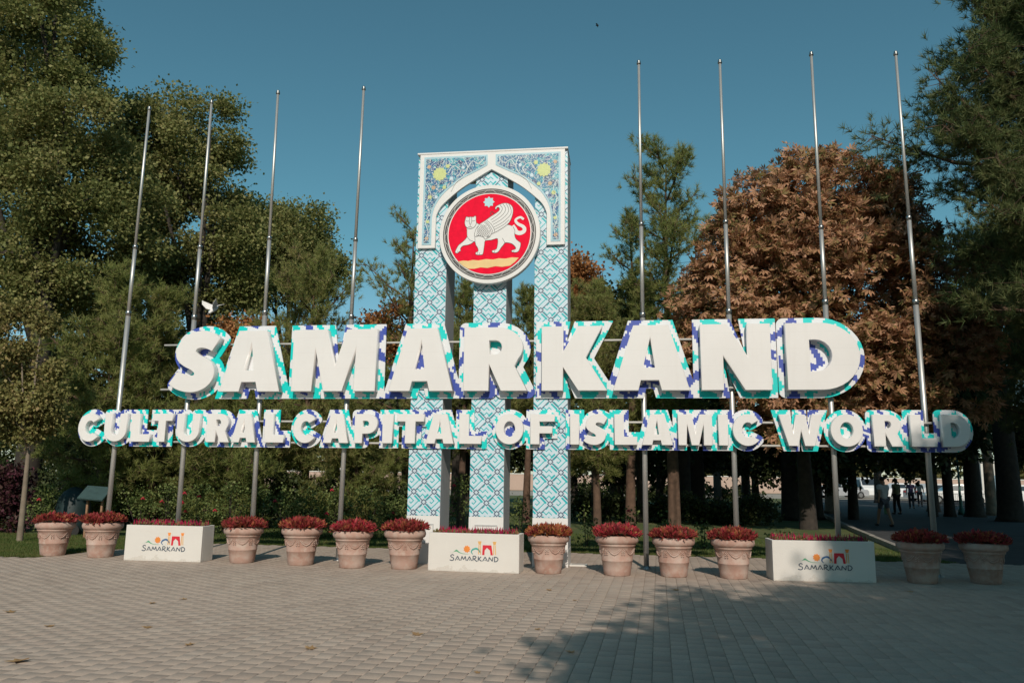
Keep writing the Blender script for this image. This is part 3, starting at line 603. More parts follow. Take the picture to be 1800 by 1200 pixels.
def contour(groups, step):
    """outline at distance ext around a set of letter loops (signed-distance raster, marching squares)"""
    S = np.array([p for lp, _ in groups for p in lp]); mg = .3; x0, x1 = S[:, 0].min()-mg, S[:, 0].max()+mg; z0, z1 = S[:, 1].min()-mg, S[:, 1].max()+mg
    xs = np.arange(x0, x1, step); zs = np.arange(z0, z1, step); DD = np.full((len(xs), len(zs)), 9.0); gz = zs[None]
    for lp, ext in groups:
        a_ = min(p[0] for p in lp); b_ = max(p[0] for p in lp); ix = slice(max(0, int((a_-mg-x0)/step)), int((b_+mg-x0)/step)+2); gx = xs[ix][:, None]
        D = np.full((len(gx), len(zs)), 9.0); ins = np.zeros(D.shape, bool)
        for i in range(len(lp)):
            ax, az_ = lp[i-1]; bx, bz = lp[i]
            L2 = (bx-ax)**2+(bz-az_)**2+1e-12; t = np.clip(((gx-ax)*(bx-ax)+(gz-az_)*(bz-az_))/L2, 0, 1)
            D = np.minimum(D, np.hypot(gx-ax-t*(bx-ax), gz-az_-t*(bz-az_)))
            if az_ != bz:
                c = (az_ > zs) != (bz > zs); xi = ax+(zs-az_)/(bz-az_)*(bx-ax); ins ^= c[None]&(gx < xi[None])
        DD[ix] = np.minimum(DD[ix], np.where(ins, -D, D)-ext)
    D = DD; nx, nz = D.shape; neg = D < 0; nxt = {}
    code = neg[:-1, :-1]*1+neg[1:, :-1]*2+neg[1:, 1:]*4+neg[:-1, 1:]*8
    TB = {1: [(3, 0)], 2: [(0, 1)], 3: [(3, 1)], 4: [(1, 2)], 5: [(3, 2), (1, 0)], 6: [(0, 2)], 7: [(3, 2)], 8: [(2, 3)], 9: [(2, 0)], 10: [(0, 3), (2, 1)], 11: [(2, 1)], 12: [(1, 3)], 13: [(1, 0)], 14: [(0, 3)]}
    def key(i, j, e): return (i, j, 0) if e == 0 else (i+1, j, 1) if e == 1 else (i, j+1, 0) if e == 2 else (i, j, 1)
    for i, j in zip(*np.where((code > 0)&(code < 15))):
        for a, b in TB[int(code[i, j])]: nxt[key(i, j, a)] = key(i, j, b)
    def pos(k):
        i, j, h = k
        if h == 0: a, b = D[i, j], D[i+1, j]; return (xs[i]+step*a/(a-b), zs[j])
        a, b = D[i, j], D[i, j+1]; return (xs[i], zs[j]+step*a/(a-b))
    out = []
    while nxt:
        k0 = next(iter(nxt)); k = k0; lp = []
        while k in nxt: lp.append(pos(k)); k = nxt.pop(k)
        if len(lp) > 12:
            r = [lp[0]]
            for i in range(1, len(lp)-1):
                a, b, c = Vector(r[-1]), Vector(lp[i]), Vector(lp[i+1]); n_ = (c-a)
                if abs((b-a).cross(n_))/max(n_.length, 1e-9) > step*.06 or (b-a).length > .25: r.append(lp[i])
            ar = abs(sum(r[i-1][0]*r[i][1]-r[i][0]*r[i-1][1] for i in range(len(r))))/2
            if ar > .003: out.append(r)
    return out
def boardmat(name, cw, ch, seed, scale=1.0):
    """white tiles with stepped turquoise and navy bands"""
    m, t, p = base(name); co = N(t, 'ShaderNodeTexCoord').outputs['Object']; s = N(t, 'ShaderNodeSeparateXYZ'); t.links.new(co, s.inputs[0])
    qx = mth(t, 'MULTIPLY', mth(t, 'FLOOR', mth(t, 'DIVIDE', s.outputs[0], cw)), cw)
    qz = mth(t, 'MULTIPLY', mth(t, 'FLOOR', mth(t, 'DIVIDE', mth(t, 'ADD', s.outputs[2], mth(t, 'MULTIPLY', qx, .37)), ch)), ch)
    def fold(v, per, o): return mth(t, 'ABSOLUTE', mth(t, 'SUBTRACT', mth(t, 'FRACT', mth(t, 'DIVIDE', mth(t, 'ADD', v, o), per)), .5))
    a = mth(t, 'MULTIPLY', fold(qx, 1.05*scale, seed), 1.05*scale); b = mth(t, 'MULTIPLY', fold(qz, .95*scale, seed*.7), .95*scale)
    r = mth(t, 'SQRT', mth(t, 'ADD', mth(t, 'MULTIPLY', a, a), mth(t, 'MULTIPLY', b, b)))
    cmb = N(t, 'ShaderNodeCombineXYZ'); t.links.new(qx, cmb.inputs[0]); t.links.new(qz, cmb.inputs[2])
    nz = noise(t, 1.6/scale, 1, cmb.outputs[0]).outputs[0]
    dd = mth(t, 'ADD', mth(t, 'DIVIDE', mth(t, 'ADD', a, mth(t, 'MULTIPLY', b, .85)), .235*scale), mth(t, 'MULTIPLY', nz, 1.6))
    isb = mth(t, 'LESS_THAN', mth(t, 'FRACT', dd), .52); blue = mth(t, 'LESS_THAN', mth(t, 'FRACT', mth(t, 'DIVIDE', mth(t, 'FLOOR', dd), 3.0)), .3)
    gap = mth(t, 'GREATER_THAN', noise(t, 9/scale, 0, cmb.outputs[0])  .outputs[0], .32); f = mth(t, 'MULTIPLY', isb, gap)
    c = mixc(t, f, (.70, .72, .75), mixc(t, blue, (.0, .60, .57), (.045, .08, .38)))
    t.links.new(c, p.inputs['Base Color']); p.inputs['Roughness'].default_value = .4; return m
def letter_set(text, spans, py_top, py_bot, yt_px, depth, ext, zlim, bm, root, board_back=-.012, fr=None):
    front = -.045-depth; allr = []; zt = np.mean([loc(x, y, front)[1] for x, y in py_top]); zb_ = np.mean([loc(x, y, front)[1] for x, y in py_bot])
    hmid = (py_top[0][1]+py_bot[0][1])/2
    for i, (ch, (a, b)) in enumerate(zip(text, spans)):
        u0, u1 = loc(a, hmid, front)[0], loc(b, hmid, front)[0]; o = .012*(zt-zb_) if ch in 'CSO' else 0
        lps = [[(u0+x*(u1-u0), zb_-o+y*(zt-zb_+2*o)) for x, y in lp] for lp in GL[ch]]
        allr.append((offs(lps[0], -ext), 0) if ch in 'AMKNLTFWI' else (lps[0], ext))
        link('letter', flat(lps, depth, .006), letter_m, root, loc=(0, -.045, 0))
    return allr, zb_, zt
def word_sign(text, spans, top, bot, depth, ext, bm, label, step):
    root = empty('word_sign', T0, -AZ, label=label, cat='sign')
    allr, zb_, zt = letter_set(text, spans, top, bot, 0, depth, ext, None, bm, root)
    lps = contour(allr, step)
    link('backing_board', flat(lps, .03, .003), bm, root, loc=(0, -.0148, 0))
    return root, zb_, zt
up_spans = [(299, 384), (388, 494), (514, 661), (684, 797), (815, 927), (952, 1067), (1077, 1212), (1232, 1356), (1383, 1513)]
s1, za, zb1 = word_sign('SAMARKAND', up_spans, [(500, 581), (750, 577), (1130, 570), (1290, 569)], [(440, 687.5), (700, 687.5), (1130, 686), (1290, 685)], .18, .125,
    boardmat('tile_print_large', .038, .058, .31, 1.4), 'upper large white SAMARKAND lettering on turquoise and navy stepped pattern board', .012)
lo_text = 'CULTURALCAPITALOFISLAMICWORLD'
lo_spans = [(137, 177), (183, 222), (230, 264), (266, 302), (310, 350), (363, 404), (407, 450), (465, 499), (515, 558), (568, 613), (623, 663), (672, 690), (697, 745), (748, 798), (807, 846), (871, 920), (932, 975), (1002, 1018), (1025, 1068), (1080, 1120), (1128, 1183), (1192, 1252), (1263, 1280), (1288, 1340), (1370, 1447), (1460, 1517), (1535, 1588), (1601, 1646), (1656, 1706)]
s2, zc, zd = word_sign(lo_text, lo_spans, [(300, 728), (700, 727.5), (1200, 727), (1550, 727)], [(300, 777), (700, 779), (1200, 782), (1550, 784)], .12, .088,
    boardmat('tile_print_small', .026, .046, .77, .95), 'lower smaller lettering reading CULTURAL CAPITAL OF ISLAMIC WORLD on patterned board', .009)
for root, xa, xb, zs in ((s1, loc(288, 608)[0], loc(1400, 600)[0], (4.13, 3.23)), (s2, loc(160, 760)[0], loc(1690, 760)[0], (2.60, 2.19))):
    for z in zs:
        rl = MB(); rl.tube([(xa, .03, z), (xb, .03, z)], .021, 8); r_ = rl.build('rail', railm, root)
# ------------------------------------------------------------------ flagpoles
pole_px = [(258, 190), (373, 178), (494, 162), (634, 152), (1122, 110), (1266, 106), (1426, 92), (1578, 92)]
pole_lab = ['leftmost steel flagpole, rising behind the C and U of the lower word line', 'steel flagpole directly behind the big letter S', 'steel flagpole behind the first big letter A, its foot beside a terracotta pot', 'steel flagpole behind the big letter M, left of the monument',
            'steel flagpole just right of the monument, its whole foot visible on the paving', 'steel flagpole between the second A and N of the big word', 'steel flagpole rising behind the big letter D in front of the brown tree', 'rightmost steel flagpole, standing clear of the big word']
for (x, y), lb in zip(pole_px, pole_lab):
    u, z = loc(x, y, .12); zs1, zs2 = 4.72+random.uniform(-.12, .12), 6.3+random.uniform(-.12, .12)
    p = T0+U*u+NB*.12; r = empty('flagpole', (p.x, p.y, 0), -AZ, label=lb, cat='flagpole', group='bare steel flagpoles in a row behind the lettering')
    r.rotation_euler = (random.gauss(0, .0035), random.gauss(0, .0045), 0)
    MB().tube([(0, 0, 0), (0, 0, zs1)], .047, 14).build('lower_tube', steel, r); MB().tube([(0, 0, zs1+.001), (0, 0, zs2)], .038, 14).build('middle_tube', steel, r)
    MB().tube([(0, 0, zs2+.001), (0, 0, z-.05)], [.031, .026], 12).build('upper_tube', steel, r)
    MB().lathe([(.0, zs1-.05), (.056, zs1-.05), (.056, zs1+.03), (.045, zs1+.05), (.0, zs1+.05)], 14).build('collar', steel_d, r)
    MB().lathe([(.0, zs2-.04), (.047, zs2-.04), (.047, zs2+.02), (.038, zs2+.04), (.0, zs2+.04)], 14).build('collar', steel_d, r)
    MB().lathe([(0, z-.05), (.042, z-.05), (.042, z-.02), (.02, z-.018), (.036, z), (.03, z+.025), (0, z+.035)], 12).build('truck', steel_d, r)
    MB().lathe([(.0, 0), (.10, 0), (.10, .012), (.06, .02), (.06, .05), (0, .05)], 16).build('foot_flange', steel_d, r)
# ------------------------------------------------------------------ terracotta pots
def terracotta():
    m, t, p = base('weathered_terracotta'); co = N(t, 'ShaderNodeTexCoord').outputs['Object']; oi = N(t, 'ShaderNodeObjectInfo').outputs['Random']
    v = N(t, 'ShaderNodeVectorMath', operation='ADD'); t.links.new(co, v.inputs[0]); cc = N(t, 'ShaderNodeCombineXYZ'); t.links.new(mth(t, 'MULTIPLY', oi, 40), cc.inputs[0]); t.links.new(cc.outputs[0], v.inputs[1])
    a = noise(t, 3.2, 6, v.outputs[0]).outputs[0]; b = noise(t, 11, 5, v.outputs[0]).outputs[0]
    c = ramp(t, a, [(.32, (.36, .21, .165)), (.5, (.44, .29, .24)), (.66, (.50, .385, .335))])
    c = mixc(t, mth(t, 'MULTIPLY', ramp(t, b, [(.48, (0, 0, 0)), (.66, (1, 1, 1))]), .45), c, (.50, .42, .36))
    s = N(t, 'ShaderNodeSeparateXYZ'); t.links.new(co, s.inputs[0])
    t.links.new(c, p.inputs['Base Color']); p.inputs['Roughness'].default_value = .85; p.inputs['Specular IOR Level'].default_value = .25
    bp = N(t, 'ShaderNodeBump'); bp.inputs['Strength'].default_value = .3; bp.inputs['Distance'].default_value = .006; t.links.new(noise(t, 60, 5, co).outputs[0], bp.inputs['Height']); t.links.new(bp.outputs[0], p.inputs['Normal']); return m
tc = terracotta(); soilm = M('potting_soil', (.05, .035, .025), .95, var=.3, scale=20)
RP = [(0, 0), (.215, 0), (.225, .012), (.238, .10), (.26, .235), (.266, .24), (.268, .255), (.262, .262), (.285, .40), (.305, .485), (.322, .492), (.325, .508), (.318, .518), (.330, .53), (.356, .545), (.368, .575), (.370, .605), (.362, .635), (.345, .655), (.33, .66), (.315, .65), (.305, .60), (.0, .60)]
def rad_at(z): return np.interp(z, [.26, .485], [.262, .305])
def make_pot():
    root = empty('flower_pot'); MB().lathe(RP[:9]+RP[9:], 40).build('pot_body', tc, root)
    MB().lathe([(0, .602), (.304, .602)], 24).build('soil', soilm, root)
    for k in range(6):
        a0 = 2*pi*k/6; P = []
        for q in range(9):
            s_ = q/8; a = a0+.12+s_*(pi/3-.24); z = .455-.10*sin(pi*s_); rr = rad_at(z)+.004; P.append((rr*cos(a), rr*sin(a), z))
        gb = MB().tube(P, [.005, .007, .009, .010, .0105, .010, .009, .007, .005], 6)
        P2 = [(x*1.0, y*1.0, z+.035) for x, y, z in P[1:-1]]; gb.tube(P2, .005, 5)
        for q in (2, 4, 6): gb.ball((P[q][0], P[q][1], P[q][2]-.006), .010, n=6, m=4)
        gb.build('garland', tc, root)
        rr = rad_at(.40); gb = MB(); c_, s_ = cos(a0), sin(a0); tv = (-s_, c_)
        for dx, dz in ((-.02, 0), (.02, 0), (-.02, .032), (.02, .032), (0, .06), (-.02, -.032), (.02, -.032), (0, .016)): gb.ball((rr*c_+tv[0]*dx, rr*s_+tv[1]*dx, .39+dz), (.012, .012, .012), n=6, m=4)
        gb.build('rosette', tc, root)
    return root
coleus = leafmat('coleus_leaves_red', [(.13, .10, .04), (.24, .05, .04), (.38, .04, .06), (.40, .12, .06), (.48, .27, .10)], .3, nscale=5)
coleus_y = leafmat('coleus_leaves_orange', [(.26, .08, .03), (.42, .14, .05), (.48, .24, .08), (.32, .06, .04)], .3, nscale=6)
coleus_r = leafmat('coleus_leaves_crimson', [(.13, .08, .05), (.30, .05, .06), (.52, .03, .06), (.40, .16, .12)], .3, nscale=4)
def coleus_mesh(seed, h=.14, dens=760):
    g = np.random.default_rng(seed); a = g.uniform(0, 2*pi, dens); r = .37*np.sqrt(g.random(dens)); z = .655+h*(1-(r/.42)**3)*g.uniform(.35, 1.0, dens)+.02*np.sin(a*3+seed)
    P = np.c_[r*np.cos(a), r*np.sin(a), z]; D = np.c_[np.cos(a)*(.2+r*2), np.sin(a)*(.2+r*2), np.full(dens, .8)]+g.normal(0, .5, (dens, 3))
    D /= np.linalg.norm(D, axis=1, keepdims=True); V = leaves(P, D, .092, g, KITE*np.array([1, .62, 1]), .12)
    return npmesh('foliage', V.reshape(-1, 3), np.arange(dens*4).reshape(-1, 4))
pots = [(92, 977, 'round terracotta pot of red coleus at the far left end of the row'), (176, 980, 'terracotta pot just left of the first white planter box'), (425, 990, 'terracotta pot just right of the first white planter box, in front of a flagpole'),
        (528, 994, 'terracotta pot second to the right of the first white planter box'), (618, 999, 'terracotta pot with crimson coleus, two left of the middle white planter box'), (710, 1001, 'terracotta pot touching the left side of the middle white planter box'),
        (964, 1009, 'terracotta pot of faded orange coleus in front of the right leg of the monument'), (1085, 1012.5, 'terracotta pot with bright crimson coleus just left of the bare pole foot'), (1185, 1015, 'terracotta pot in the middle between the bare pole foot and the next pot'),
        (1290, 1018, 'terracotta pot just left of the right white planter box'), (1622, 1026, 'shaded terracotta pot just right of the right white planter box'), (1734, 1027, 'dark shaded terracotta pot at the far right end of the row')]
proto = make_pot()
for i, (x, y, lb) in enumerate(pots):
    r = proto if i == 0 else copy_tree(proto); p = ground(x, y); q = Vector((p.x, p.y, 0)); q += (q-Vector((0, 0, 0))).normalized()*.22
    r.location = (q.x, q.y, 0); r.rotation_euler = (0, 0, random.uniform(0, 6)); s = random.uniform(.945, .995); r.scale = (s, s, s)
    tag(r, lb, 'flower pot', 'terracotta pots in a row on the paving')
    link('foliage', coleus_mesh(30+i, .15 if i in (4, 7) else .13), [coleus, coleus, coleus, coleus, coleus_r, coleus, coleus_y, coleus_r, coleus, coleus, coleus, coleus][i], r, kind='stuff')
# ------------------------------------------------------------------ white planter boxes with the city logo
LGm = [M('logo_green', (.10, .36, .20), .5), M('logo_orange', (.80, .26, .05), .5), M('logo_blue', (.035, .12, .28), .5), M('logo_red', (.62, .02, .04), .5), M('logo_yellow_orange', (.68, .38, .12), .5), M('logo_ink', (.05, .075, .11), .5), M('logo_teal', (.06, .36, .32), .5)]
def splash():
    m, t, p = base('box_plaster'); co = N(t, 'ShaderNodeTexCoord').outputs['Object']; s_ = N(t, 'ShaderNodeSeparateXYZ'); t.links.new(co, s_.inputs[0])
    n = noise(t, 5, 6, co).outputs[0]; f = mth(t, 'LESS_THAN', s_.outputs[2], mth(t, 'MULTIPLY', mth(t, 'SUBTRACT', n, .38), .35)); fine = noise(t, 40, 5, co).outputs[0]
    c = mixc(t, ramp(t, noise(t, 1.6, 6, co).outputs[0], [(.35, (0, 0, 0)), (.7, (1, 1, 1))]), (.64, .615, .58), (.68, .655, .62)); c = mixc(t, mth(t, 'MULTIPLY', mth(t, 'MULTIPLY', f, fine), .5), c, (.40, .35, .29))
    t.links.new(c, p.inputs['Base Color']); p.inputs['Roughness'].default_value = .75; b = N(t, 'ShaderNodeBump'); b.inputs['Strength'].default_value = .2; b.inputs['Distance'].default_value = .01; t.links.new(fine, b.inputs['Height']); t.links.new(b.outputs[0], p.inputs['Normal']); return m
boxm = splash()
def lg(P, w_): return [stroke(smooth(P, 4), w_)]
HW = {'S': [[(.9, .9), (.55, 1.05), (.2, .85), (.35, .6), (.8, .42), (.85, .15), (.5, -.05), (.0, .08)]], 'A': [[(0, 0), (.25, .5), (.5, 1)], [(.5, 1), (.75, .5), (1, 0)], [(.42, .25), (.62, .2)]],
      'M': [[(0, 0), (.12, .5), (.22, 1)], [(.22, 1), (.4, .5), (.52, .25)], [(.52, .25), (.68, .6), (.82, 1)], [(.82, 1), (.92, .5), (1, 0)]], 'R': [[(.1, 1), (.08, .5), (.05, 0)], [(.0, .95), (.5, 1.02), (.8, .75), (.5, .5), (.15, .45)], [(.3, .45), (.65, .15), (1.1, -.1)]],
      'K': [[(.1, 1), (.1, .5), (.05, 0)], [(.85, .95), (.5, .65), (.15, .45)], [(.2, .48), (.6, .2), (1, 0)]], 'N': [[(0, 0), (.08, .5), (.12, .95)], [(.12, .95), (.5, .5), (.85, .05)], [(.85, .05), (.9, .5), (.98, 1)]], 'D': [[(.1, 1), (.1, .5), (.1, 0)], [(0, .95), (.6, .9), (.95, .5), (.6, .05), (.0, .0)]]}
def planter(pA, pB, lb, dome, fl_seed, depth=.42):
    A, B = ground(*pA), ground(*pB); d = (B-A); L = d.length; rz = math.atan2(d.y, d.x)
    r = empty('planter_box', A, rz, label=lb, cat='planter box', group='white planter boxes with painted city logo'); H = .635
    b = MB(); t_ = .05
    b.box(0, L, 0, t_, 0, H, c=.006); b.box(0, L, depth-t_, depth, 0, H, c=.006); b.box(0, t_, t_+.001, depth-t_-.001, 0, H-.001, c=.004); b.box(L-t_, L, t_+.001, depth-t_-.001, 0, H-.001, c=.004)
    b.build('box', boxm, r); MB().box(t_+.002, L-t_-.002, t_+.002, depth-t_-.002, .1, H-.07).build('soil', soilm, r)
    cx, cz, s = L*.5, .325, .00107                       # logo measured on the close-up, origin at its centre
    W_ = lambda P: [((x-905)*s*.72+cx, (640-y)*s*.72+cz) for x, y in P]
    def put(name, loops, m): link(name, flat([W_(l) for l in loops], .0025), LGm[m], r, loc=(0, -.0005, 0))
    put('logo_mountain', [smooth([(385, 662), (460, 640), (525, 592), (590, 640), (680, 672), (820, 676), (700, 682), (590, 660), (530, 632), (470, 642)], 3, True)], 0)
    put('logo_sun', [[(762+(82 if k % 2 == 0 else 62)*cos(pi*k/9), 575+(82 if k % 2 == 0 else 62)*sin(pi*k/9)) for k in range(18)]], 1)
    put('logo_dome', [stroke(smooth([(900, 680), (865, 640), (885, 590), (960, 558), (1020, 580), (1065, 640)], 4), [14]*4+[26]*4+[36]*4+[38]*4+[28]*4+[10])], dome)
    put('logo_gate', [[(1110, 690), (1120, 480), (1315, 480), (1350, 690), (1300, 690), (1285, 590), (1215, 535), (1165, 590), (1160, 690)]], 3)
    for tx in (1050, 1385):
        put('logo_minaret_top', [[(tx-42, 400), (tx+42, 400), (tx+24, 470), (tx-24, 470)]], 1 if dome == 2 else 4); put('logo_minaret', [[(tx-24, 478), (tx-6, 478), (tx-10, 680), (tx-30, 680)]], 4); put('logo_minaret', [[(tx+8, 478), (tx+24, 478), (tx+34, 680), (tx+16, 680)]], 4)
    x = 375
    for ch, wd_ in zip('SAMARKAND', (105, 100, 125, 100, 95, 85, 110, 100, 95)):
        for k, P in enumerate(HW[ch]):
            h = 115 if ch in 'S' else 100 if ch in 'KRD' else 92
            link('logo_letter', flat([W_(stroke(smooth([(x+a*wd_, 822-b*h) for a, b in P], 4), 19))], .0025), LGm[5], r, loc=(0, -.0005-.0004*k, 0))
        x += wd_+23
    g = np.random.default_rng(fl_seed); n = 900; P = np.c_[g.uniform(t_, L-t_, n), g.uniform(t_, depth-t_, n), g.uniform(H-.06, H+.02, n)]
    D = g.normal(0, .5, (n, 3))+np.array([0, 0, .8]); V = leaves(P, D/np.linalg.norm(D, axis=1, keepdims=True), .05, g, KITE, 0)
    link('leaves', npmesh('leaves', V.reshape(-1, 3), np.arange(n*4).reshape(-1, 4)), celo_l, r, kind='stuff')
    fb = MB(); k = int(L*95)
    for i in range(k):
        x = g.uniform(t_+.01, L-t_-.01); y = g.uniform(t_+.01, depth-t_-.01); h = g.uniform(.06, .135); w_ = g.uniform(.009, .014); a = g.uniform(0, 2); dx, dy = g.normal(0, .012, 2)
        z = H-.01; vs = [(x+w_*cos(a+q*pi/2), y+w_*sin(a+q*pi/2), z+h*.25) for q in range(4)]+[(x+dx, y+dy, z+h), (x, y, z-.02)]
        fb.add(vs, [(0, 1, 4), (1, 2, 4), (2, 3, 4), (3, 0, 4), (1, 0, 5), (2, 1, 5), (3, 2, 5), (0, 3, 5)])
    fb.build('flower_spikes', celo, r, kind='stuff'); return r
celo = leafmat('celosia_spikes', [(.24, .01, .06), (.42, .015, .10), (.50, .02, .07), (.55, .08, .12)], .3, nscale=4)
celo_l = leafmat('celosia_leaves', [(.10, .12, .03), (.22, .20, .08), (.30, .14, .08), (.12, .10, .03)], .3, nscale=6)
planter((217, 984), (352, 988), 'left white planter box with blue-domed city logo and magenta flower spikes', 2, 5)
planter((752, 1002), (912, 1008), 'middle white planter box with green-domed city logo, in front of the monument', 6, 6)
planter((1360, 1020), (1541, 1024), 'right white planter box with city logo, half in tree shade', 2, 7, .48)
p = ground(1017, 994); cp = empty('cover_plate', p, -AZ, label='small pale square cover plate lying on the paving beside the right leg of the monument', cat='cover plate')
MB().box(-.16, .16, -.14, .14, .002, .03, c=.005).build('plate', white2, cp); MB().box(-.12, .12, -.10, .10, .0305, .036, c=.002).build('lid', M('plate_lid_grey', (.42, .40, .37), .7), cp)
# ------------------------------------------------------------------ trees, left to right
PG = 'pines behind the lettering'
broadleaf('plane_tree', 40, 0, 25, [(40, 90, 130, 0), (-60, 200, 170, 1), (110, 230, 105, -.5), (60, 330, 150, 0), (-40, 420, 160, 0), (170, 300, 80, 0), (150, 420, 110, 1), (90, -60, 90, 1), (10, -150, 140, 0), (0, 0, 150, 2), (60, 200, 130, 1), (130, 480, 95, 1), (30, 480, 110, 1), (215, 300, 60, 1), (230, 400, 75, 1), (180, 500, 60, 2), (145, 110, 42, 0), (150, 40, 42, 0), (130, -60, 60, 0), (-120, 40, 150, 1)],
          plane_m, .125, 4200, 46, 11, 'huge dark olive plane tree filling the upper left corner of the view', clr=.27, H=13, tr=.38, nl=9)
broadleaf('plane_tree', 330, 0, 30, [(300, 250, 85, 0), (365, 235, 62, -1), (265, 330, 85, 1), (380, 320, 62, 0), (340, 400, 95, 0), (285, 460, 90, 0), (250, 210, 45, 0), (400, 420, 60, 0), (240, 520, 80, 1), (330, 540, 80, 1), (400, 510, 60, 1), (225, 330, 60, 1)],
          plane_m, .135, 2000, 46, 12, 'tall olive broadleaf tree behind the second and third flagpoles, left of the sky gap', clr=.30, H=12.5, tr=.3)
broadleaf('plane_tree', 490, 0, 33, [(495, 400, 62, 0), (455, 385, 42, 0), (540, 450, 48, 0), (500, 460, 80, 0), (430, 460, 70, 1), (560, 475, 30, 0)],
          plane_m, .135, 1200, 46, 13, 'lower rounded olive tree between the third and fourth flagpoles', clr=.30, H=9.5, tr=.24)
broadleaf('autumn_tree', 400, 0, 26, [(400, 580, 62, 0), (445, 610, 50, 0), (360, 620, 45, 0)], aut_m, .13, 260, 30, 14, 'rust coloured small tree seen above and behind the big letter S', clr=.22, H=4.5, tr=.09)
broadleaf('autumn_tree', 690, 0, 27, [(660, 590, 40, 0), (700, 580, 45, 0), (725, 620, 50, 0)], aut_m, .12, 240, 28, 15, 'reddish small tree just left of the monument above the lettering', clr=.22, H=4.5, tr=.08)
broadleaf('young_tree', 40, 950, 18.7, [(35, 560, 40, 0, 1.9), (5, 620, 45, 0, 1.4), (50, 690, 48, 0, 1.5), (25, 730, 50, 0, 1.1), (70, 700, 30, 0, 1.6), (15, 520, 26, 0, 1.3), (-10, 700, 50, 0, 1.5)],
          olive_m, .085, 760, 34, 16, 'slender young tree with pale straight trunk standing on the lawn left of the first pot', clr=.14, H=4.9, tr=.062, bark_=bark_l, nl=5)
def pn_(px, Y, top_py, rad_px, seed, label, **k):
    p = at(px, 880, Y); p.z = -.03; H = at(px, top_py, Y).z; return pine('pine_tree', p, H, rad_px/FOC*Y, seed, label=label, group=PG, **k)
pn_(170, 22.5, 470, 130, 21, 'broad green pine between the first pot and the first flagpole', crown_from=.06, n_limb=64, tufts=60)
pn_(265, 24, 510, 120, 22, 'bushy pine just right of the first flagpole, beside the big letter S', crown_from=.05, n_limb=60, tufts=56)
pn_(395, 23, 640, 120, 23, 'low wide pine behind the word CULTURAL and the first white box', crown_from=.04, n_limb=50, tufts=60)
pn_(535, 25, 462, 105, 24, 'rounded pine behind the big letter M below the sky gap', crown_from=.05, n_limb=62, tufts=56, top_thin=.4)
pn_(630, 23.5, 650, 105, 25, 'low pine behind the fourth flagpole', crown_from=.04, n_limb=46, tufts=56)
pn_(712, 26, 405, 95, 26, 'thin airy pine with bare upper branches close left of the monument', crown_from=.05, n_limb=52, tufts=30, top_thin=.35)
pn_(810, 25.5, 500, 110, 27, 'pine seen between the left and middle legs of the monument', crown_from=.30, n_limb=56, tufts=56)
pn_(925, 29, 510, 100, 28, 'pine seen between the middle and right legs of the monument', crown_from=.34, n_limb=56, tufts=52)
pn_(1050, 26, 500, 120, 29, 'pine right of the monument behind the big letter K', crown_from=.22, n_limb=60, tufts=62)
pn_(1185, 27, 285, 125, 30, 'tall spiky pine standing above the other trees between the fifth and sixth flagpoles', crown_from=.26, n_limb=44, tufts=60, top_thin=.35, ln=.25, spread=.15)
pn_(1108, 28.5, 385, 70, 31, 'small pine left of the tall spiky pine, behind the fifth flagpole', crown_from=.3, n_limb=34, tufts=30, top_thin=.4)
broadleaf('autumn_tree', 1045, 0, 30, [(1045, 480, 45, 0), (1015, 530, 45, 0), (1075, 540, 50, 0), (1040, 570, 55, 0)], aut_m, .14, 420, 30, 17, 'orange autumn tree just right of the monument', clr=.26, H=7.5, tr=.12)
# the chestnut
ch, L, cp0 = broadleaf('chestnut_tree', 1420, 0, 27, [(1450, 400, 135, -3.4), (1360, 390, 95, -3.4), (1530, 380, 85, -3.4), (1340, 490, 115, -3.4), (1480, 520, 150, -3.8), (1620, 500, 95, -3.4), (1650, 600, 85, -3.4), (1560, 640, 110, -3.4), (1390, 320, 42, -3.4), (1470, 300, 38, -3.4), (1260, 540, 75, -3.4), (1230, 620, 60, -3.4), (1440, 650, 130, -3.4), (1330, 640, 100, -3.4), (1560, 320, 42, -3.4), (1300, 420, 45, -3.4), (1680, 690, 65, -3.4), (1670, 480, 70, -3.4), (1700, 600, 60, -3.4)],
          chest_m, .235, 3900, 7, 18, 'big rounded chestnut tree with brown autumn leaves behind the big letters N and D', clr=.20, H=7.5, tr=.26, template=PALM, droop=.9, nl=9, bough=4, bs=.42)
g = np.random.default_rng(77); lobes = [l for l in L]
fr = []
while len(fr) < 300:
    l = lobes[g.integers(len(lobes))]; d = rand_dirs(g, 1)[0]
    if d[1] > -.45: continue
    q = np.array(l[:3])+d*np.array(l[3:6])*g.uniform(1.0, 1.08)
    if all(((q[0]-m[0])/m[3])**2+((q[1]-m[1])/m[4])**2+((q[2]-m[2])/m[5])**2 > .9 for m in lobes): fr.append((q, d))
lme = npmesh('leaf', PALM, np.arange(24).reshape(-1, 4)); lme.materials.append(chest_m)
for q, d in fr:
    D = Vector((d[0]+g.normal(0, .3), d[1]+g.normal(0, .3), d[2]*.5-.55)).normalized(); S = D.cross(Vector((g.normal(0, .3), g.normal(0, .3), 1))).normalized(); W = D.cross(S); W = -W if W.z < 0 else W; S = W.cross(D)
    o = link('leaf', lme, None, ch); s = g.uniform(.22, .31); o.matrix_local = Matrix.Translation(q) @ Matrix((D, S, W)).transposed().to_4x4() @ Matrix.Scale(s, 4)
